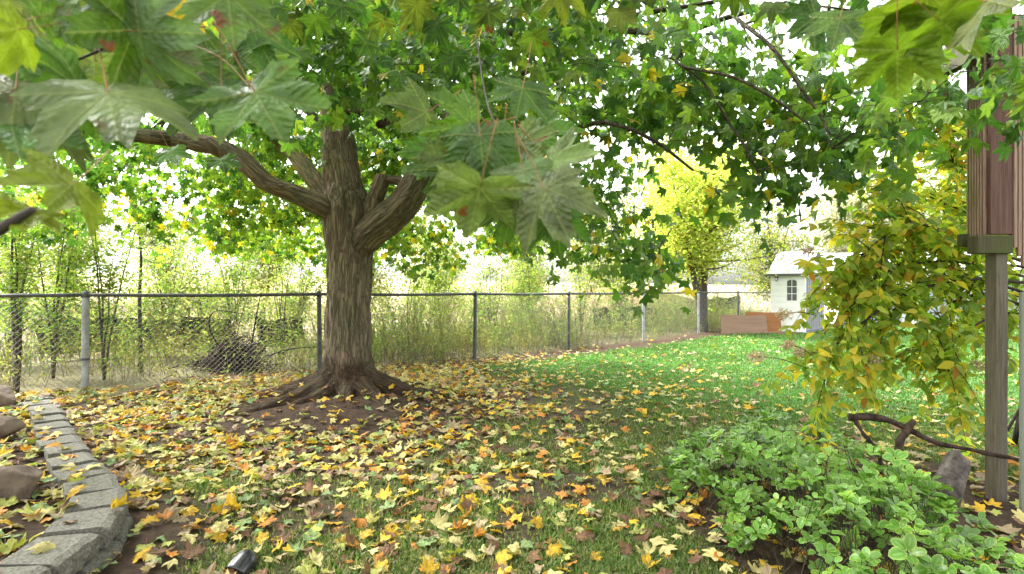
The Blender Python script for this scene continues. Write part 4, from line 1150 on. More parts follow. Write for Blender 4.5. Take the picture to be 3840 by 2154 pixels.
def woody(name, label, cat, base, h, spread, nst, nbr, nleaf, lsize, cols, stem_r=.02, stem_col=(0.10, .08, .06), lowest=.25, group=None, shape=DIA, lean=(0, 0), crown_round=False, tuft=.18):
    """sapling, shrub or tree: stems, side branches, separate leaves"""
    root = thing(name, label, cat, group, tuple(base))
    g_ = Geo(); ends = []; pts_all = []
    for s in range(nst):
        a = rng.uniform(0, 2 * np.pi); ln = h * rng.uniform(.75, 1.0)
        off = spread * rng.uniform(.15, .55) if nst > 1 else 0.05 * spread
        rows = []
        for t in np.linspace(0, 1, 6):
            rows.append([math.cos(a) * off * t ** 1.3 + lean[0] * t + .04 * rng.normal() * t, math.sin(a) * off * t ** 1.3 + lean[1] * t + .04 * rng.normal() * t, ln * t - .1 * (t == 0), stem_r * (1 - .85 * t)])
        S_ = spline(np.array(rows), 18); v, f = tube(S_[:, :3], np.maximum(S_[:, 3], .002), 6); g_.add(v, f, np.array(stem_col)); pts_all.append(S_[int(18 * lowest):, :3])
        for b in range(nbr):
            t = rng.uniform(lowest, .97); i = min(17, int(t * 18)); st = S_[i, :3]; aa = rng.uniform(0, 2 * np.pi)
            if crown_round: bl = spread * math.sqrt(max(.05, 1 - ((t - .55) / .5) ** 2)) * rng.uniform(.6, 1.05)
            else: bl = spread * rng.uniform(.3, .8) * (1.15 - t * .8)
            el = rng.uniform(.1, .9)
            e = st + bl * np.array([math.cos(aa) * math.cos(el), math.sin(aa) * math.cos(el), math.sin(el)])
            m_ = (st + e) / 2 + rng.normal(0, .05, 3) * bl - np.array([0, 0, .06 * bl])
            B_ = spline(np.array([st, m_, e]), 7); v, f = tube(B_, np.linspace(max(.0035, S_[i, 3] * .45), .0018, 7), 4); g_.add(v, f, np.array(stem_col)); pts_all.append(B_[2:])
            if bl > .6:
                for q_ in range(3):
                    j = rng.integers(2, 6); e2 = B_[j] + rng.normal(0, .35, 3) * bl * .6; B2 = spline(np.array([B_[j], e2]), 4); v, f = tube(B2, np.linspace(.003, .0012, 4), 4); g_.add(v, f, np.array(stem_col)); pts_all.append(B2)
    link('trunk' if nst == 1 or cat == 'tree' else 'stems', g_.mesh('stems', [M_bark_thin], True), root)
    if nleaf:
        A = np.vstack(pts_all); p_ = A[rng.integers(0, len(A), nleaf)] + rng.normal(0, tuft * .5, (nleaf, 3))
        p_[:, 2] = np.maximum(p_[:, 2], .1)
        ci = rng.integers(0, len(cols), nleaf); c_ = np.array(cols)[ci] * rng.uniform(.7, 1.3, nleaf)[:, None]
        v, f, c_ = mass([shape], p_, hang_basis(nleaf), rng.uniform(.7, 1.2, nleaf) * lsize, c_)
        o_ = link('crown' if cat == 'tree' else 'foliage', mesh_np('foliage', v, f, [M_bg], c_), root); tag(o_, kind='stuff')
    return root
M_bark_thin = mat_simple('thin_bark', (0.11, 0.09, 0.07), 0.85, 0.2, nscale=15, nvar=0.5)
LG = [(.13, .20, .04), (.17, .23, .055), (.10, .165, .03), (.22, .22, .075)]
YG = [(.19, .24, .065), (.23, .26, .085), (.13, .21, .045), (.28, .27, .12)]
STR = [(.30, .25, .10), (.22, .2, .08), (.2, .24, .06)]

def bp(px, d): 
    x = (px - CX) / FPX * d
    return (x, d, float(ground_z(x, d)) - .03)
woody('sapling', 'bare young sapling with forked dark stem behind the chain link fence', 'sapling', bp(528, 9.6), 3.3, 1.3, 1, 9, 130, .06, LG, .04, lowest=.45)
woody('multi_stem_shrub', 'dark multi stemmed shrub crowding the fence beyond the raised bed', 'shrub', bp(60, 7.6), 2.4, .9, 5, 8, 1700, .065, LG, .035, lowest=.35)
woody('multi_stem_shrub', 'light green leafy shrub standing behind the dark multi stemmed one', 'shrub', bp(200, 9.0), 2.9, 1.2, 6, 9, 3200, .075, LG, .022)
woody('sapling', 'slim leafy sapling beside the white topped fence post', 'sapling', bp(390, 8.8), 2.9, 1.0, 4, 9, 1900, .07, LG, .018)
woody('sapling', 'thin twiggy sapling between the bare sapling and the maple trunk', 'sapling', bp(1060, 11), 2.5, .7, 6, 6, 260, .045, STR + LG, .012, group=None)
woody('sapling', 'upright leafy sapling directly right of the maple trunk behind the wire', 'sapling', bp(1530, 11.5), 2.1, .8, 3, 7, 700, .06, YG, .014)
woody('shrub', 'pale yellow green shrub behind the fence midway between maple and shed', 'shrub', bp(1850, 13.5), 2.4, 1.3, 6, 8, 2000, .075, YG, .018)
woody('shrub', 'feathery light shrub rising above the rail left of the yellow tree', 'shrub', bp(2180, 16), 2.4, 1.3, 6, 8, 1700, .075, YG, .018)
woody('shrub', 'bushy light shrub seen behind the black fabric and bare sapling', 'shrub', bp(760, 15), 2.6, 1.7, 7, 8, 1800, .08, YG, .018)
woody('sapling', 'reddish brown twiggy sapling low behind the wire near the silt fence', 'sapling', bp(2085, 13.0), 1.2, .8, 5, 8, 350, .05, [(.22, .12, .07), (.2, .2, .06)], .014)
for px_, d_, h_, lab in [(880, 12.5, 2.7, 'airy light shrub rising above the brush pile behind the wire'), (1120, 13.5, 2.9, 'airy pale shrub half hidden by the maple trunk'), (1640, 14.5, 2.7, 'airy pale shrub behind the wire right of the maple'), (2000, 15.5, 2.6, 'airy pale shrub rising over the rail beyond the reddish sapling'), (30, 10.5, 3.2, 'tall airy shrub behind the dark stems at the raised bed corner'), (620, 12.0, 2.6, 'airy yellow shrub right of the bare sapling'), (2330, 18.5, 2.8, 'airy yellow shrub beneath the twin trunked tree')]:
    woody('shrub', lab, 'shrub', bp(px_, d_), h_, 1.5, 7, 9, 2600, .085, YG + LG, .014)
# yellow tree by the fence end
woody('autumn_tree', 'yellow green tree with twin leaning trunks by the far fence end', 'tree', bp(2640, 17.3), 5.6, 2.3, 3, 34, 26000, .12, [(.40, .45, .10), (.46, .46, .14), (.30, .40, .07), (.52, .46, .16)], .13, (.26, .20, .15), lowest=.34, lean=(-.6, .2), crown_round=True, tuft=.42)
woody('silver_tree', 'silvery grey leaved tree rising behind the white shed', 'tree', bp(3190, 25), 6.0, 2.3, 4, 30, 18000, .13, [(.34, .33, .26), (.26, .27, .22), (.40, .36, .30)], .1, (.12, .11, .10), lowest=.15, crown_round=True, tuft=.4)
woody('autumn_tree', 'loose yellow tree standing between the shed and the twin trunked one', 'tree', bp(2900, 24), 5.2, 2.0, 3, 24, 9000, .12, YG + [(.4, .3, .1)], .08, lowest=.2, crown_round=True, tuft=.45)
FAR = [(-60, 27, 6.2, 'behind the dark multi stemmed shrub'), (260, 31, 5.2, 'behind the light leafy shrub by the raised bed'), (620, 38, 4.2, 'past the bare sapling'), (1000, 36, 4.2, 'beyond the brush pile'), (1380, 30, 4.6, 'directly behind the maple trunk'), (1640, 42, 5.2, 'past the upright sapling beside the maple'),
       (1980, 40, 4.3, 'beyond the reddish twiggy sapling'), (2260, 33, 5.4, 'above the tan soil mound'), (2480, 28, 6.0, 'behind the twin trunked yellow tree'), (3500, 30, 6.6, 'behind the long low outbuilding'), (3760, 27, 6.4, 'behind the raised wooden box')]
for px_, d_, h_, lab in FAR:
    woody('far_tree', 'pale far off tree in the field ' + lab, 'tree', bp(px_, d_), h_ * 1.25, h_ * .66, 4, 18, 7500, .2, YG + [(.30, .26, .14)], .07, lowest=.12, group='pale trees far beyond the fence', crown_round=True, tuft=.7)

# weeds and tall grass beyond the fence (nobody could count them)
def weeds(n, dlo, dhi, hlo, hhi, lsz, cols, nl, name, label, stemc):
    t = rng.uniform(0, 1, n); k = rng.uniform(dlo, dhi, n)
    seg = np.linalg.norm(np.diff(FENCE[1:10], axis=0), axis=1); cum = np.r_[0, np.cumsum(seg)]
    s = t ** .9 * cum[-1]
    fx = np.interp(s, cum, FENCE[1:10, 0]); fy = np.interp(s, cum, FENCE[1:10, 1])
    nx_, ny_ = -.62, .78
    x, y = fx + nx_ * k, fy + ny_ * k
    dens = n2(x, y, .55, 71)
    ok = dens > rng.uniform(.36, .60, n)
    ok &= ~((np.abs(x + 4.6) < 1.5) & (rng.uniform(0, 1, n) < .6)) & ~((np.abs(x - 3.2) < 1.6) & (rng.uniform(0, 1, n) < .6))
    x, y = x[ok], y[ok]; n = len(x)
    h = rng.uniform(hlo, hhi, n) * (.6 + .8 * n2(x, y, .5, 72)); z = ground_z(x, y)
    p0 = np.stack([x, y, z - .02], -1); ln = rng.normal(0, .14, (n, 2)); p1 = p0 + np.stack([ln[:, 0] * h, ln[:, 1] * h, h * .55], -1); p2 = p1 + np.stack([ln[:, 0] * h * 1.5, ln[:, 1] * h * 1.5, h * .45], -1)
    v1, f1 = strands(p0, p1, .0045, .0035); v2, f2 = strands(p1, p2, .0035, .0015)
    sc_ = np.array(stemc)[rng.integers(0, len(stemc), n)]
    gg = Geo(); gg.add(v1, f1, np.repeat(sc_, 6, 0)); gg.add(v2, f2, np.repeat(sc_, 6, 0))
    Vq, Fq, Cq = np.vstack(gg.v), np.vstack(gg.f), np.vstack(gg.c)
    i = np.repeat(np.arange(n), nl); u_ = rng.uniform(.15, 1, len(i))
    lp_ = np.where((u_ < .55)[:, None], p0[i] + (p1 - p0)[i] * (u_ / .55)[:, None], p1[i] + (p2 - p1)[i] * ((u_ - .55) / .45)[:, None]) + rng.normal(0, .02, (len(i), 3))
    pk = np.clip(((n2(x, y, .7, 73, 2) - .28) / .44 + rng.normal(0, .12, n)) * len(cols), 0, len(cols) - 1).astype(int)
    cc_ = np.array(cols)[pk][i] * rng.uniform(.7, 1.3, len(i))[:, None]
    v, f, c_ = mass([DIA2], lp_, hang_basis(len(i), .1), rng.uniform(.6, 1.3, len(i)) * lsz, cc_)
    Ft = np.vstack([f, Fq[:, [0, 1, 2]] + len(v), Fq[:, [0, 2, 3]] + len(v)])
    o = link(name, mesh_np(name, np.vstack([v, Vq]), Ft, [M_bg], np.vstack([c_, Cq]))); tag(o, label, 'weeds', kind='stuff')
weeds(3000, .25, 5.0, .5, 1.55, .085, YG + LG, 18, 'weeds', 'tangled yellow green weeds growing thickly behind the chain link fence', [(.16, .13, .06), (.14, .15, .05)])
weeds(4200, .05, 5.0, .4, 1.3, .05, STR, 4, 'dry_stalks', 'dry straw coloured stalks standing among the weeds behind the fence', [(.28, .22, .12), (.18, .13, .08), (.2, .2, .08)])
weeds(2600, 5.5, 18, .7, 2.0, .13, YG + STR, 14, 'field_growth', 'pale rough growth covering the field beyond the black silt fence', [(.3, .25, .14)])

weeds(5200, .05, 5.0, .18, .62, .075, LG + STR, 12, 'undergrowth', 'low green and straw undergrowth along the foot of the chain link fence', [(.2, .17, .09), (.14, .15, .05)])
# brush pile
def brush():
    c = at(880, 1330, 8.9); g_ = Geo()
    n = 620
    a = np.stack([rng.normal(0, .24, n), rng.normal(0, .2, n), np.abs(rng.normal(.24, .15, n))], -1)
    dirn = rand_unit(n) * np.array([1, 1, .55]); ln = rng.uniform(.12, .55, n)[:, None]
    gz_ = float(ground_z(c[0], c[1])); base = np.array([c[0], c[1], gz_])
    a[:, 2] *= np.exp(-(a[:, 0] ** 2) / .25)
    v, f = strands(a - dirn * ln / 2, a + dirn * ln / 2, rng.uniform(.004, .012, n), .003)
    v[:, 2] = np.maximum(v[:, 2], -.02)
    o = thing('brush_pile', 'heap of dead brown branches dumped just behind the chain link fence', 'brush pile', loc=tuple(base))
    link('dead_branches', mesh_np('dead_branches', v, f, [mat_simple('dead_wood', (.085, .055, .04), .9, .1, nscale=10, nvar=.5)]), o)['kind'] = 'stuff'
    for rows in ([(-1.0, -.1, .05), (-.4, 0, .2), (.3, .1, .42), (.7, .1, .5)], [(-.2, 0, .3), (-.35, -.1, .7), (-.25, -.1, .95), (.15, 0, .9)], [(.2, -.1, .1), (.9, -.2, .35), (1.4, -.2, .4)], [(-1.2, .2, .02), (-.3, -.1, .16), (.5, -.2, .3)], [(.25, 0, .3), (.33, 0, .8), (.4, .05, 1.25)]):
        S_ = spline(np.array(rows), 14); v, f = tube(S_, np.linspace(.018, .006, 14), 5); link('dead_branch', mesh_np('dead_branch', v, f, [M_twig], None, True), o)
brush()

# ------------------------------------------------------------------ grass
def grass():
    n = 520000
    d = 1.75 * (19 / 1.75) ** rng.uniform(0, 1, n) 
    ang = rng.uniform(-1.02, 1.02, n); x = ang * d; y = d
    m = lawn_mask(x, y)
    okf = fence_side(x, y) < -.05
    ok = (m > rng.uniform(.12, .95, n)) & okf & (bed_side(x, y) < -.1)
    x, y, d, m = x[ok], y[ok], d[ok], m[ok]; n = len(x)
    z = ground_z(x, y)
    lush = smooth(5.5, 9.5, y + .7 * x + 1.5 * (n2(x, y, .8, 15) - .5))
    ln = (.012 + .020 * rng.uniform(0, 1, n) ** 1.5) * (.7 + .7 * n2(x, y, 2.2, 19)) * (1 + .05 * d)
    az = rng.uniform(0, 2 * np.pi, n); bend = rng.uniform(.3, 1.45, n); w = .0012 + .00105 * d
    tdir = np.stack([np.cos(az) * np.sin(bend), np.sin(az) * np.sin(bend), np.cos(bend)], -1)
    side = np.stack([-np.sin(az), np.cos(az), np.zeros(n)], -1)
    p = np.stack([x, y, z - .004], -1)
    V = np.zeros((n, 5, 3)); V[:, 0] = p - side * w[:, None]; V[:, 1] = p + side * w[:, None]
    mid = p + np.array([0, 0, 1.0]) * (ln * .5)[:, None] + tdir * (ln * .15)[:, None]
    V[:, 2] = mid + side * (w * .8)[:, None]; V[:, 3] = mid - side * (w * .8)[:, None]; V[:, 4] = mid + tdir * (ln * .65)[:, None] 
    b = (np.arange(n) * 5)[:, None, None]
    F = np.array([[0, 1, 2], [0, 2, 3], [3, 2, 4]])[None] + b
    far = d > 6
    g1 = np.array([.095, .165, .035]); g2 = np.array([.16, .175, .055]); st = np.array([.30, .25, .13]); g3 = np.array([.085, .20, .045])
    u_ = rng.uniform(0, 1, n)[:, None]; dry = (n2(x, y, 1.4, 44, 3)[:, None] - .35) * 1.6
    c = g1 * (1 - lush[:, None]) + g3 * lush[:, None]
    c = np.where(u_ < .30 * (1 - .7 * lush[:, None]), g2, c); c = np.where(u_ > 1 - np.clip(.30 * dry + .10, 0, .6) * (1 - .85 * lush[:, None]), st, c)
    c = c * rng.uniform(.7, 1.3, n)[:, None] * (.6 + .8 * n2(x, y, .9, 66, 3))[:, None]
    C = np.repeat(c, 5, 0)
    o = link('lawn_grass', mesh_np('lawn_grass', V.reshape(-1, 3), F.reshape(-1, 3), [M_grass], C)); tag(o, 'short green lawn grass thinning to bare soil under the maple', 'grass', kind='stuff')
grass()

# ------------------------------------------------------------------ fallen leaves
FCOL = [('bright yellow', (.58, .36, .03)), ('pale lemon', (.52, .45, .18)), ('orange', (.48, .20, .035)), ('brown', (.17, .085, .045)), ('dull green', (.17, .25, .09)), ('tan', (.36, .27, .16)), ('yellow green', (.34, .36, .08))]
FPROB = np.array([.17, .22, .08, .17, .10, .13, .13])
def fallen():
    n = 110000
    x = rng.uniform(-8, 9, n); y = rng.uniform(1.3, 16, n)
    r = np.hypot(x - TREE[0], y - TREE[1])
    left = smooth(1.2, -2.0, x)
    rho = 230 * np.exp(-(r / 4.2) ** 2) * (.30 + .85 * left) + 58 * smooth(11.0, 4.0, y) * (.42 + .58 * smooth(1.8, -1.5, x)) + 5
    rho = rho * np.clip(-.15 + 2.3 * n2(x, y, 1.5, 55, 3), .25, 2.2)
    rho = np.where(bed_side(x, y) > .1, 210, rho)
    bedr = np.hypot((x - 2.5) / 1.2, (y - 3.6) / 1.3)
    rho = np.where(bedr < 1, np.maximum(rho, 130), rho)
    rho = np.where(np.hypot((x - 1.7) / 1.2, (y - 3.0) / 1.8) < 1, np.maximum(rho, 95), rho)
    edge = np.exp(-((fence_side(x, y) + .5) / .6) ** 2); rho = rho + 40 * edge * smooth(13, 8, y)
    rho = rho * (.12 + .88 * smooth(.55, 1.35, np.hypot(x - TREE[0] - .05, (y - TREE[1] + .65) / 1.15)))
    area = 17 * 14.7
    fsd = fence_side(x, y)
    bs = bed_side(x, y)
    ok = (rng.uniform(0, 1, n) < rho * area / n) & (fsd < .6) & ((bs < -.0) | (bs > .22) | (rng.uniform(0, 1, n) < .12))
    ok &= ~((y > 6.1) & (bs > .1) & (x < -4.9) & (fsd > 0))
    # roots keep some leaves off
    x, y = x[ok], y[ok]; n = len(x)
    bs = bed_side(x, y)
    z = top_z(x, y) + rng.uniform(.008, .035, n)
    z = np.where((bs > 0) & (bs <= .25) & (y < 5.9), .235, z)
    rr = np.hypot(x - TREE[0], y - TREE[1]); z = z + .10 * np.exp(-(rr / .75) ** 2)
    S = rng.uniform(.036, .072, n)
    tilt = rng.normal(0, .30, (n, 2)); nor = np.stack([tilt[:, 0], tilt[:, 1], np.ones(n)], -1)
    nor[rng.uniform(0, 1, n) < .4] *= -1
    az = rng.uniform(0, 2 * np.pi, n); tip = np.stack([np.cos(az), np.sin(az), np.zeros(n)], -1)
    B = basis(tip, nor); B = np.einsum('nij,njk->nik', B, np.broadcast_to(np.eye(3), B.shape))
    # keep tip in the leaf plane
    yv = tip - nor * (np.sum(tip * nor, 1) / np.sum(nor * nor, 1))[:, None]; B = basis(yv, nor)
    pr = FPROB / FPROB.sum(); ci = rng.choice(len(FCOL), n, p=pr)
    away = smooth(1, 4, x)
    ci = np.where((rng.uniform(0, 1, n) < .25 * away), 5, ci)
    cc = np.array([c for _, c in FCOL])[ci] * rng.uniform(.72, 1.25, n)[:, None]
    dd = np.hypot(x, y); px_ = CX + x / y * FPX; py_ = HY + (CAM_H - z) / y * FPX
    vis = (px_ > 0) & (px_ < 3840) & (py_ < 2154) & ~((np.hypot((x - 1.6) / .95, (y - 2.9) / 1.5) < 1))
    order = np.argsort(-(S / dd) * vis)[:300]
    for i in order:
        nm = FCOL[ci[i]][0]
        inbed = bed_side(x[i], y[i]) > .1
        o = link('fallen_leaf', FAL_ME[i % 9]); place(o, (x[i], y[i], z[i]), B[i], S[i]); o.color = (*cc[i], 1)
        hood = at(905, 2135, 2.5)
        where = ('among the rocks in the raised bed' if inbed else 'near the black plastic hood' if math.hypot(x[i] - hood[0], y[i] - hood[1]) < .4 else 'beside the block edging' if bed_side(x[i], y[i]) > -.55
                 else 'beside the variegated shrub' if math.hypot((x[i] - 1.65) / 1.25, (y[i] - 3.0) / 1.9) < 1 else 'on the open lawn before the maple')
        sz_ = 'large' if S[i] > .062 else 'small'
        tag(o, f'{sz_} {nm} fallen maple leaf lying {where}', 'leaf', f'{sz_} {nm} leaves {where}')
    rest = np.ones(n, bool); rest[order] = False
    v, f, c = mass(FLO, np.stack([x, y, z], -1)[rest], B[rest], S[rest], cc[rest])
    o = link('leaf_litter', mesh_np('leaf_litter', v, f, [M_fallen_mass], c)); tag(o, 'carpet of yellow, orange and brown fallen maple leaves over the ground', 'leaf litter', kind='stuff')
fallen()

# ------------------------------------------------------------------ variegated evergreen
OV = [(0, 0), (.19, .16), (.31, .42), (.30, .70), (.17, .92), (0, 1.0), (-.17, .92), (-.30, .70), (-.31, .42), (-.19, .16)]
OVP = [(0, 0), (.17, .14), (.27, .36), (.23, .60), (.10, .84), (0, 1.04), (-.10, .84), (-.23, .60), (-.27, .36), (-.17, .14)]
def oval_leaf(width=1.0, cup=.12, droop=.15, shape=None):
    rim = np.array(OV if shape is None else shape) * np.array([width, 1]); ribs = [(0, .25), (0, .5), (0, .75)]
    xy = np.vstack([rim, ribs]); x, y = xy[:, 0], xy[:, 1]
    z = cup * (np.abs(x) / .3) ** 2 * .5 - droop * y * y
    V = np.stack([x, y, z], -1)
    T = [[0, 1, 10], [1, 2, 10], [2, 11, 10], [2, 3, 11], [3, 12, 11], [3, 4, 12], [4, 5, 12], [0, 10, 9], [9, 10, 8], [8, 10, 11], [8, 11, 7], [7, 11, 12], [7, 12, 6], [6, 12, 5]]
    T = np.array(T); a, b, c = V[T[:, 0]], V[T[:, 1]], V[T[:, 2]]
    fl = np.cross(b - a, c - a)[:, 2] < 0; T[fl] = T[fl][:, ::-1]
    uv = np.zeros((13, 2)); uv[10:, 0] = 1
    return V, T, uv
def evergreen():
    root = thing('variegated_shrub', 'low spreading evergreen shrub with cream edged oval leaves in rosettes', 'shrub', loc=(0, 0, 0))
    poly = np.array([(1.05, 3.95), (1.45, 4.6), (2.15, 4.75), (2.75, 4.7), (2.6, 4.2), (2.1, 3.6), (2.0, 3.3), (2.3, 2.85), (2.28, 2.5), (1.95, 2.05), (1.7, 1.7), (1.2, 1.55), (.85, 1.7), (.83, 2.3), (1.12, 2.85), (.98, 3.3)])
    def inside(x, y):
        c = np.zeros(len(x), bool); n_ = len(poly)
        for i in range(n_):
            x1, y1 = poly[i]; x2, y2 = poly[(i + 1) % n_]
            k = ((y1 > y) != (y2 > y)) & (x < (x2 - x1) * (y - y1) / (y2 - y1 + 1e-12) + x1); c ^= k
        return c
    n = 2700; x = rng.uniform(.8, 2.8, n); y = rng.uniform(1.5, 4.8, n); k = inside(x, y)
    gap = n2(x, y, 2.3, 101, 2); k &= gap > .41
    x, y = x[k], y[k]; n = len(x)
    # distance to rim lowers the mound
    dm = np.full(n, 9.0)
    for i in range(len(poly)):
        a, b = poly[i], poly[(i + 1) % len(poly)]; d = b - a; t = np.clip(((x - a[0]) * d[0] + (y - a[1]) * d[1]) / (d @ d), 0, 1); dm = np.minimum(dm, np.hypot(x - a[0] - t * d[0], y - a[1] - t * d[1]))
    top = .10 + .34 * smooth(0, .55, dm) * (.55 + .9 * n2(x, y, 1.6, 103)) + .06 * smooth(4.0, 2.6, y)
    lev = np.where(rng.uniform(0, 1, n) < .62, rng.uniform(.85, 1.1, n), rng.uniform(.35, .85, n))
    gzv = ground_z(x, y); z = gzv + top * lev
    c = np.stack([x, y, z], -1)
    # stems
    foot = c + np.stack([rng.normal(0, .12, n), rng.normal(0, .12, n), -top * lev], -1)
    v1, f1 = strands(foot, c, .0028, .0016)
    o = link('stems', mesh_np('stems', v1, f1, [mat_simple('green_stem', (.045, .04, .02), .7)]), root); tag(o, kind='stuff')
    pos, Bs, Ss, Cs = [], [], [], []
    for i in range(n):
        axv = np.array([rng.normal(0, .35), rng.normal(-.18, .35), 1.0]); axv /= np.linalg.norm(axv)
        e1 = np.cross(axv, [1, 0, 0]); e1 /= np.linalg.norm(e1); e2 = np.cross(axv, e1)
        m_ = rng.integers(4, 8); a0 = rng.uniform(0, 6.28); tone = rng.uniform(.6, 1.35); sz = rng.uniform(.030, .054) 
        pal = rng.uniform(0, 1)
        tint = np.array([1.0, 1.0, 1.0]) if pal < .8 else np.array([1.35, 1.2, 1.0])
        for q_ in range(m_):
            aa = a0 + q_ * 2.4 if m_ > 5 else a0 + q_ * 6.283 / m_ + rng.normal(0, .15)
            el = rng.uniform(.05, .75) + (.4 if q_ > 4 else 0)
            rad = e1 * math.cos(aa) + e2 * math.sin(aa)
            tipv = rad * math.cos(el) + axv * math.sin(el); nv_ = axv * math.cos(el) - rad * math.sin(el)
            pos.append(c[i] + rad * .006 - axv * (.012 * q_ / m_)); Bs.append(basis(tipv[None], nv_[None])[0]); Ss.append(sz * rng.uniform(.8, 1.15)); Cs.append(tint * tone * rng.uniform(.85, 1.15))
    pos = np.array(pos); Bs = np.array(Bs); Ss = np.array(Ss); Cs = np.array(Cs)
    tv, tf, tuv = oval_leaf(1.0)
    me_ = [mesh_np('leaf', *oval_leaf(1.0 + .15 * k_, .1 + .06 * k_, .1 + .1 * k_)[:2], [M_var], np.full((13, 3), 1.0) * t_, True, tuv) for k_, t_ in enumerate((.85, 1.0, 1.2))]
    dd = np.linalg.norm(pos - np.array([0, 0, CAM_H]), axis=1)
    upw = Bs[:, 2, 2]; hgt = pos[:, 2]
    pxx = CX + pos[:, 0] / pos[:, 1] * FPX; pyy = HY - (pos[:, 2] - CAM_H) / pos[:, 1] * FPX
    sc_ = Ss / dd * (.4 + np.maximum(upw, 0)) * (pyy < 2150) * (pxx < 3840) * (hgt > .2)
    order = np.argsort(-sc_)[:300]
    for i in order:
        o = link('leaf', me_[i % 3], root); place(o, pos[i], Bs[i], Ss[i])
    rest = np.ones(len(pos), bool); rest[order] = False
    v, f, cc = mass([(tv, tf)], pos[rest], Bs[rest], Ss[rest], Cs[rest])
    uv = np.tile(tuv, (rest.sum(), 1))
    o = link('foliage', mesh_np('foliage', v, f, [M_var], cc, True, uv), root); tag(o, kind='stuff')
evergreen()

# ------------------------------------------------------------------ arching hydrangea
def hydrangea():
    root = thing('hydrangea_shrub', 'arching hydrangea with yellowing oval leaves and dried flower heads behind the post', 'shrub')
    gS = Geo(); LP, LT = [], []
    big = []
    def stem(rows, r, lead, dens):
        S_ = spline(np.array(rows), 40); v, f = tube(S_, np.linspace(r, r * .25, 40), 6); 
        T = np.gradient(S_, axis=0); T /= np.linalg.norm(T, axis=1)[:, None]
        l = np.sum(np.linalg.norm(np.diff(S_, axis=0), axis=1))
        for k in range(int(l * dens)):
            u_ = rng.uniform(lead, 1.0); i = min(39, int(u_ * 39.9)); LP.append(S_[i]); LT.append(T[i])
        return S_, (v, f)
    mains = [[(3900, 1180, 4.3), (3700, 1060, 4.2), (3500, 1040, 4.1), (3340, 1105, 4.0), (3265, 1190, 3.95), (3240, 1330, 3.9)],
             [(3900, 1120, 4.2), (3700, 1010, 4.1), (3480, 980, 4.0), (3300, 1010, 3.9), (3190, 1080, 3.85), (3120, 1180, 3.8)],
             [(3900, 1080, 4.4), (3700, 985, 4.3), (3450, 935, 4.2), (3260, 955, 4.1), (3140, 1010, 4.0), (3060, 1080, 3.9)],
             [(3950, 1250, 4.3), (3760, 1120, 4.2), (3600, 1120, 4.1), (3470, 1210, 4.0), (3400, 1330, 3.95)],
             [(3950, 1000, 4.5), (3740, 860, 4.4), (3560, 770, 4.3), (3380, 730, 4.2), (3280, 790, 4.1)],
             [(3950, 900, 4.4), (3740, 720, 4.3), (3580, 610, 4.2), (3420, 560, 4.1), (3300, 560, 4.0)],
             [(3950, 950, 4.6), (3760, 820, 4.5), (3600, 640, 4.4), (3480, 520, 4.3), (3400, 420, 4.2)],
             [(3950, 1300, 4.2), (3800, 1180, 4.1), (3640, 1230, 4.0), (3560, 1330, 3.95), (3540, 1400, 3.9)],
             [(3950, 1100, 4.0), (3720, 940, 3.95), (3520, 860, 3.9), (3350, 840, 3.85), (3250, 900, 3.8), (3180, 960, 3.75)],
             [(3950, 1200, 4.5), (3700, 1090, 4.4), (3420, 1080, 4.3), (3240, 1160, 4.2), (3150, 1290, 4.1)],
             [(3950, 1150, 4.15), (3700, 1050, 4.05), (3380, 1090, 3.95), (3200, 1200, 3.85), (3090, 1310, 3.8), (3040, 1370, 3.75)],
             [(3950, 1050, 4.3), (3720, 900, 4.2), (3560, 860, 4.1), (3420, 900, 4.05), (3320, 1000, 4.0)],
             [(3950, 1220, 4.6), (3780, 1020, 4.5), (3640, 900, 4.4), (3550, 820, 4.3), (3470, 700, 4.2)],
             [(3900, 700, 4.4), (3700, 560, 4.3), (3560, 480, 4.2), (3470, 400, 4.1)]]
    foot = np.array([4.05, 4.35, .05])
    for j, m_ in enumerate(mains):
        pts = [foot + np.array([rng.normal(0, .12), rng.normal(0, .12), 0])] + [at(q_[0] + (50 if q_[0] < 3500 else 0), q_[1] - (20 if q_[1] > 1250 else 0), q_[2]) for q_ in m_]
        S_, (v, f) = stem(pts, rng.uniform(.011, .017), .30, 16)
        link('stem', mesh_np('stem', v, f, [M_twig], None, True), root)
        for b in range(18):
            i = rng.integers(12, 39); st = S_[i]; dirn = (S_[min(39, i + 2)] - S_[max(0, i - 2)]); dirn /= np.linalg.norm(dirn)
            e = st + dirn * rng.uniform(.1, .35) + rng.normal(0, .19, 3) + np.array([0, 0, rng.uniform(-.22, .14)])
            S2, (v, f) = stem([st, (st + e) / 2 + np.array([0, 0, .05]), e], .004, .08, 74); gS.add(v, f)
    o = link('side_shoots', gS.mesh('side_shoots', [M_twig]), root); tag(o, kind='stuff')
    LPa = np.array(LP); n = len(LPa)
    az = rng.uniform(0, 6.283, n); pit = rng.normal(.28, .4, n)
    tip = np.stack([np.cos(az) * np.cos(pit), np.sin(az) * np.cos(pit), -np.sin(pit)], -1) + .3 * np.array(LT)
    B = basis(tip, np.array([0, -.15, 1.0]) + .5 * rng.normal(size=(n, 3))); S = rng.uniform(.055, .10, n)
    u_ = rng.uniform(0, 1, n); hi_ = smooth(1.2, 2.2, LPa[:, 2])
    g1, g2, y1, o1 = np.array([.20, .30, .045]), np.array([.34, .39, .055]), np.array([.58, .46, .06]), np.array([.48, .22, .03])
    c = np.where((u_ < .38)[:, None], g1, g2); c = np.where((u_ > .86 - .14 * hi_)[:, None], y1, c); c = np.where((u_ > .965)[:, None], o1, c); c = c * rng.uniform(.7, 1.3, n)[:, None]
    P_ = LPa + rng.normal(0, .02, (n, 3)) + .012 * tip
    tv, tf, tuv = oval_leaf(.95, .16, .22, OVP)
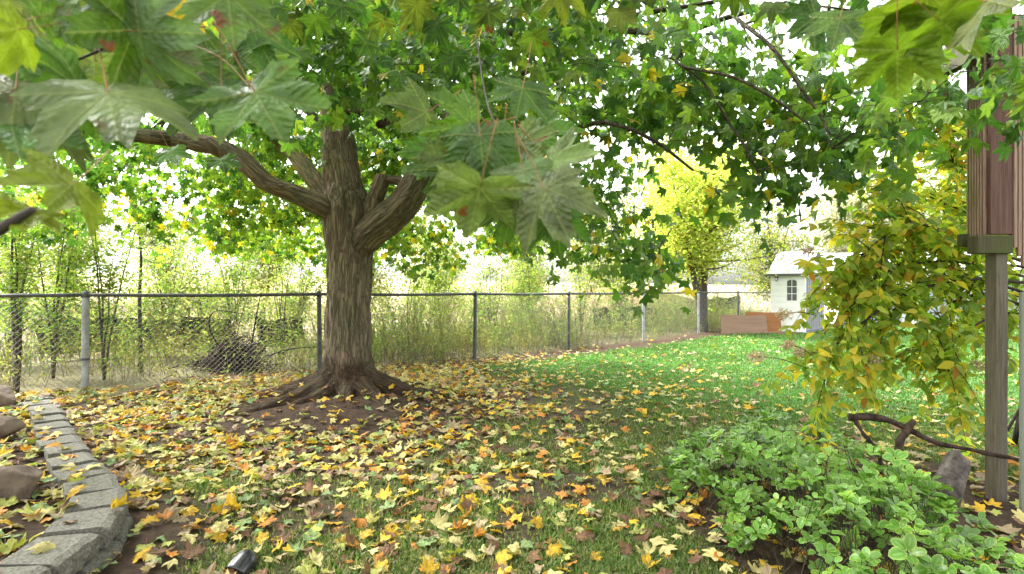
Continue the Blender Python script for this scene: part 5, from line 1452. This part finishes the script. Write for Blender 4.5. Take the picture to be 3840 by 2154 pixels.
    shades = [(.20, .30, .045), (.34, .39, .055), (.26, .35, .05), (.58, .46, .06)]
    me_ = [mesh_np('leaf', *oval_leaf(.9 + .08 * k_, .14, .15 + .07 * k_, OVP)[:2], [M_hyd], np.tile(np.array(s_), (13, 1)), True) for k_, s_ in enumerate(shades)]
    dd = np.linalg.norm(P_, axis=1); pxx = CX + P_[:, 0] / P_[:, 1] * FPX
    ok = (pxx < 3640)
    order = np.argsort(-(S / dd) * ok)[:300]
    for i in order:
        k_ = 3 if c[i, 0] > .3 else int(i % 3)
        o = link('leaf', me_[k_], root); place(o, P_[i], B[i], S[i])
    rest = np.ones(n, bool); rest[order] = False
    v, f, cc = mass([(tv, tf)], P_[rest], B[rest], S[rest], c[rest])
    o = link('foliage', mesh_np('foliage', v, f, [M_hyd], cc, True), root); tag(o, kind='stuff')
    # dried flower heads
    for (fx, fy, fd, fr) in [(2838, 1338, 3.7, .062), (2960, 1296, 3.75, .045), (3265, 1355, 3.8, .075), (3665, 1372, 3.7, .06), (3000, 1320, 3.8, .05), (3030, 940, 3.75, .04), (2940, 1180, 3.8, .05)]:
        p = at(fx, fy, fd); m_ = 150; a_ = rand_unit(m_); pp = p + a_ * fr * np.array([1.05, 1, .72]) * rng.uniform(.55, 1, m_)[:, None]
        Bq = basis(rand_unit(m_), a_ + .4 * rng.normal(size=(m_, 3))); cq = np.array([(.56, .40, .31), (.46, .36, .22), (.62, .46, .38)])[rng.integers(0, 3, m_)] * rng.uniform(.7, 1.2, m_)[:, None]
        v, f, cq = mass([DIA], pp, Bq, rng.uniform(.014, .026, m_), cq); link('flower_head', mesh_np('flower_head', v, f, [M_flower], cq), root)
        tgt = LPa[np.argmin(np.linalg.norm(LPa - p, axis=1))]; S_ = spline(np.array([tgt, (tgt + p) / 2 + np.array([0, 0, .02]), p]), 6); v, f = tube(S_, .003, 5); link('flower_stalk', mesh_np('flower_stalk', v, f, [M_twig], None, True), root)
hydrangea()

# ------------------------------------------------------------------ wooden box on a post
M_red = mat_wood('stained_reeded_cedar', (0.20, 0.115, 0.085), (0.44, 0.30, 0.24), 2, 90)
M_redm = mat_wood('mossy_reeded_cedar', (0.22, 0.14, 0.10), (0.40, 0.28, 0.21), 2, 28, green=(.20, .19, .08))
M_dark = mat_wood('dark_stained_board', (0.075, 0.036, 0.029), (0.17, 0.09, 0.074), 2, 80)
M_moss = mat_wood('mossy_timber', (0.035, 0.03, 0.016), (0.11, 0.095, 0.05), 2, 80, green=(.065, .08, .018))
M_post = mat_wood('grey_weathered_post', (0.055, 0.045, 0.034), (0.20, 0.17, 0.125), 2, 95, green=(.13, .12, .085))
M_shingle = mat_wood('mossy_roof_board', (0.035, 0.03, 0.018), (0.09, 0.08, 0.04), 0, 20, green=(.06, .07, .02))
D = 3.3
bh = thing('raised_wooden_box', 'tall reddish brown reeded wooden nest box with sloping roof raised on a post', 'nest box', loc=(2.80, D, 0))
def X(px, d=D): return (px - CX) / FPX * d - 2.80
def Z(py, d=D): return CAM_H - (py - HY) / FPX * d
# reeded side: upright slats on the face turned to the lawn (x = left face)
xl = X(3707)                      # near left corner
zb_, zt_ = Z(885), Z(40)
depth = .15
ns = 7
for k in range(ns):               # slats along the receding side
    y0 = .012 + k * (depth - .012) / ns; y1 = y0 + (depth / ns) * .52
    jl = rng.uniform(-.012, .012) - .01 * (k % 2)
    boxo('slat', xl - .016, xl + .0, y0, y1, zb_ + jl, zt_ - .02 - k * .012, M_redm if k > 2 else M_red, bh, .003)
boxo('side_board', xl + .001, xl + .018, .012, depth, zb_ + .02, zt_ - .06, M_dark, bh)
boxo('corner_board', xl - .002, X(3788), -.018, .010, Z(880), Z(70) + .06, M_dark, bh, .004)
xr = X(3790)
bots = [930, 960, 1000, 1040, 1085, 1092, 1092]
for k in range(7):
    x0 = xr + k * .026
    boxo('slat', x0, x0 + .0195, -.024, -.004, Z(bots[k]), Z(60), M_red, bh, .003)
boxo('front_board', xr - .001, xr + .17, -.003, .012, Z(925), Z(62), M_dark, bh)
boxo('back_board', xl + .02, xr + .17, depth - .018, depth - .001, zb_ + .02, zt_ - .14, M_dark, bh)
# ledge and bracket under the box
boxo('ledge', X(3652), X(3786), -.028, .05, Z(952), Z(884), M_moss, bh, .005)
boxo('bracket', xl - .06, xl + .02, .12, .16, Z(920) , Z(870), M_moss, bh, .004)
boxo('floor_board', xl - .01, xr + .17, .06, depth - .02, zb_ - .02, zb_ + .0, M_moss, bh)
# sloping roof board
bm = bmesh.new(); box_bm(bm, 0, .62, -.10, .24, 0, .03, .004)
rf = bm_obj('roof_board', bm, M_shingle, bh); rf.location = (X(3594), .03, Z(268)); rf.rotation_euler = (0, R(-58), 0)
# post
bm = bmesh.new(); box_bm(bm, X(3733), X(3777), -.004, .078, -.15, Z(930), .006); bmesh.ops.subdivide_edges(bm, edges=[e for e in bm.edges if e.calc_length() > .5], cuts=16)
for v_ in bm.verts:
    c_ = np.array([[v_.co.x * 5, v_.co.y * 5, v_.co.z * 2.2]]); v_.co.x += .006 * (noise3(c_, 6)[0] - .5); v_.co.y += .006 * (noise3(c_ + 9, 6)[0] - .5)
bm_obj('post', bm, M_post, bh)
gp = thing('edge_board', 'pale grey green upright board beside the raised wooden box at the edge of the bed', 'board', loc=(2.822, 3.1, 0))
boxo('board', 0, .10, 0, .02, -.1, 1.27, mat_wood('pale_post', (.14, .15, .12), (.25, .26, .21), 2, 14), gp, .006)

# driftwood branch in the bed
M_log = mat_simple('dark_driftwood', (0.075, 0.05, 0.036), .9, .15, nscale=22, col2=(0.018, 0.013, 0.01), bump=1.0, bscale=45)
lg = thing('driftwood_branch', 'dark crooked driftwood branch lying behind the variegated shrub', 'branch')
def logpart(name, rows, r0_, r1_):
    S_ = spline(np.array([at(*q_) for q_ in rows]), 24); v, f = tube(S_, np.linspace(r0_, r1_, 24) * (1 + .25 * (noise3(np.c_[np.arange(24) * .6, np.zeros(24), np.zeros(24)], 8) - .5)), 10)
    v = v + .03 * (np.stack([fbm(v * 16, 5 + k_, 3) for k_ in range(3)], -1) - .5)
    link(name, mesh_np(name, v, f, [M_log], None, True), lg)
logpart('main_limb', [(3185, 1565, 3.5), (3260, 1560, 3.5), (3350, 1585, 3.45), (3430, 1625, 3.4), (3530, 1665, 3.35), (3700, 1700, 3.3), (3860, 1730, 3.3)], .024, .010)
logpart('prong', [(3425, 1580, 3.42), (3385, 1640, 3.38), (3365, 1700, 3.36), (3355, 1790, 3.34)], .020, .026)
logpart('prong', [(3200, 1570, 3.5), (3250, 1640, 3.45), (3290, 1700, 3.45), (3310, 1780, 3.45)], .012, .014)

# black plastic hood in the grass
M_blk = mat_simple('glossy_black_plastic', (0.012, 0.012, 0.014), 0.22, 0.6)
p = at(905, 2135, 2.5); gz_ = float(ground_z(p[0], p[1]))
hd = thing('plastic_hood', 'small glossy black plastic hood poking out of the grass near the block edging', 'plastic hood', loc=(p[0], p[1], gz_))
prof = [(0.030, -.050), (.052, -.050), (.055, -.03), (.055, .02), (.05, .05), (.035, .068), (.010, .074)]
def lathe(prof, n_=20):
    V_, F_ = [], []
    for r_, h_ in prof:
        for k in range(n_): a_ = 2 * math.pi * k / n_; V_.append((r_ * math.cos(a_), h_, r_ * math.sin(a_)))
    for i in range(len(prof) - 1):
        for k in range(n_): F_.append([i * n_ + k, (i + 1) * n_ + k, (i + 1) * n_ + (k + 1) % n_, i * n_ + (k + 1) % n_])
    return np.array(V_), np.array(F_)
v, f = lathe([(.040, .035), (.044, -.048), (.052, -.052), (.055, -.04), (.055, .02), (.05, .05), (.035, .068), (.002, .074)])
o = link('hood', mesh_np('hood', v, f, [M_blk], None, True), hd); o.location = (0, 0, .03); o.rotation_euler = (R(22), 0, R(-12))
v, f = lathe([(.002, .033), (.040, .034), (.041, .036), (.002, .036)]); o2 = link('socket', mesh_np('socket', v, f, [mat_simple('pink_grey_inner', (.16, .11, .11), .5)], None, True), o)
v, f = tube([(0.01, .03, .03), (.01, .035, -.06)], .012, 8); link('stake', mesh_np('stake', v, f, [M_blk]), hd)

print('tris', sum(sum(len(p_.vertices) - 2 for p_ in ()) for _ in ()) , 'objects', len(bpy.data.objects), 'faces', sum(len(m_.polygons) for m_ in bpy.data.meshes))
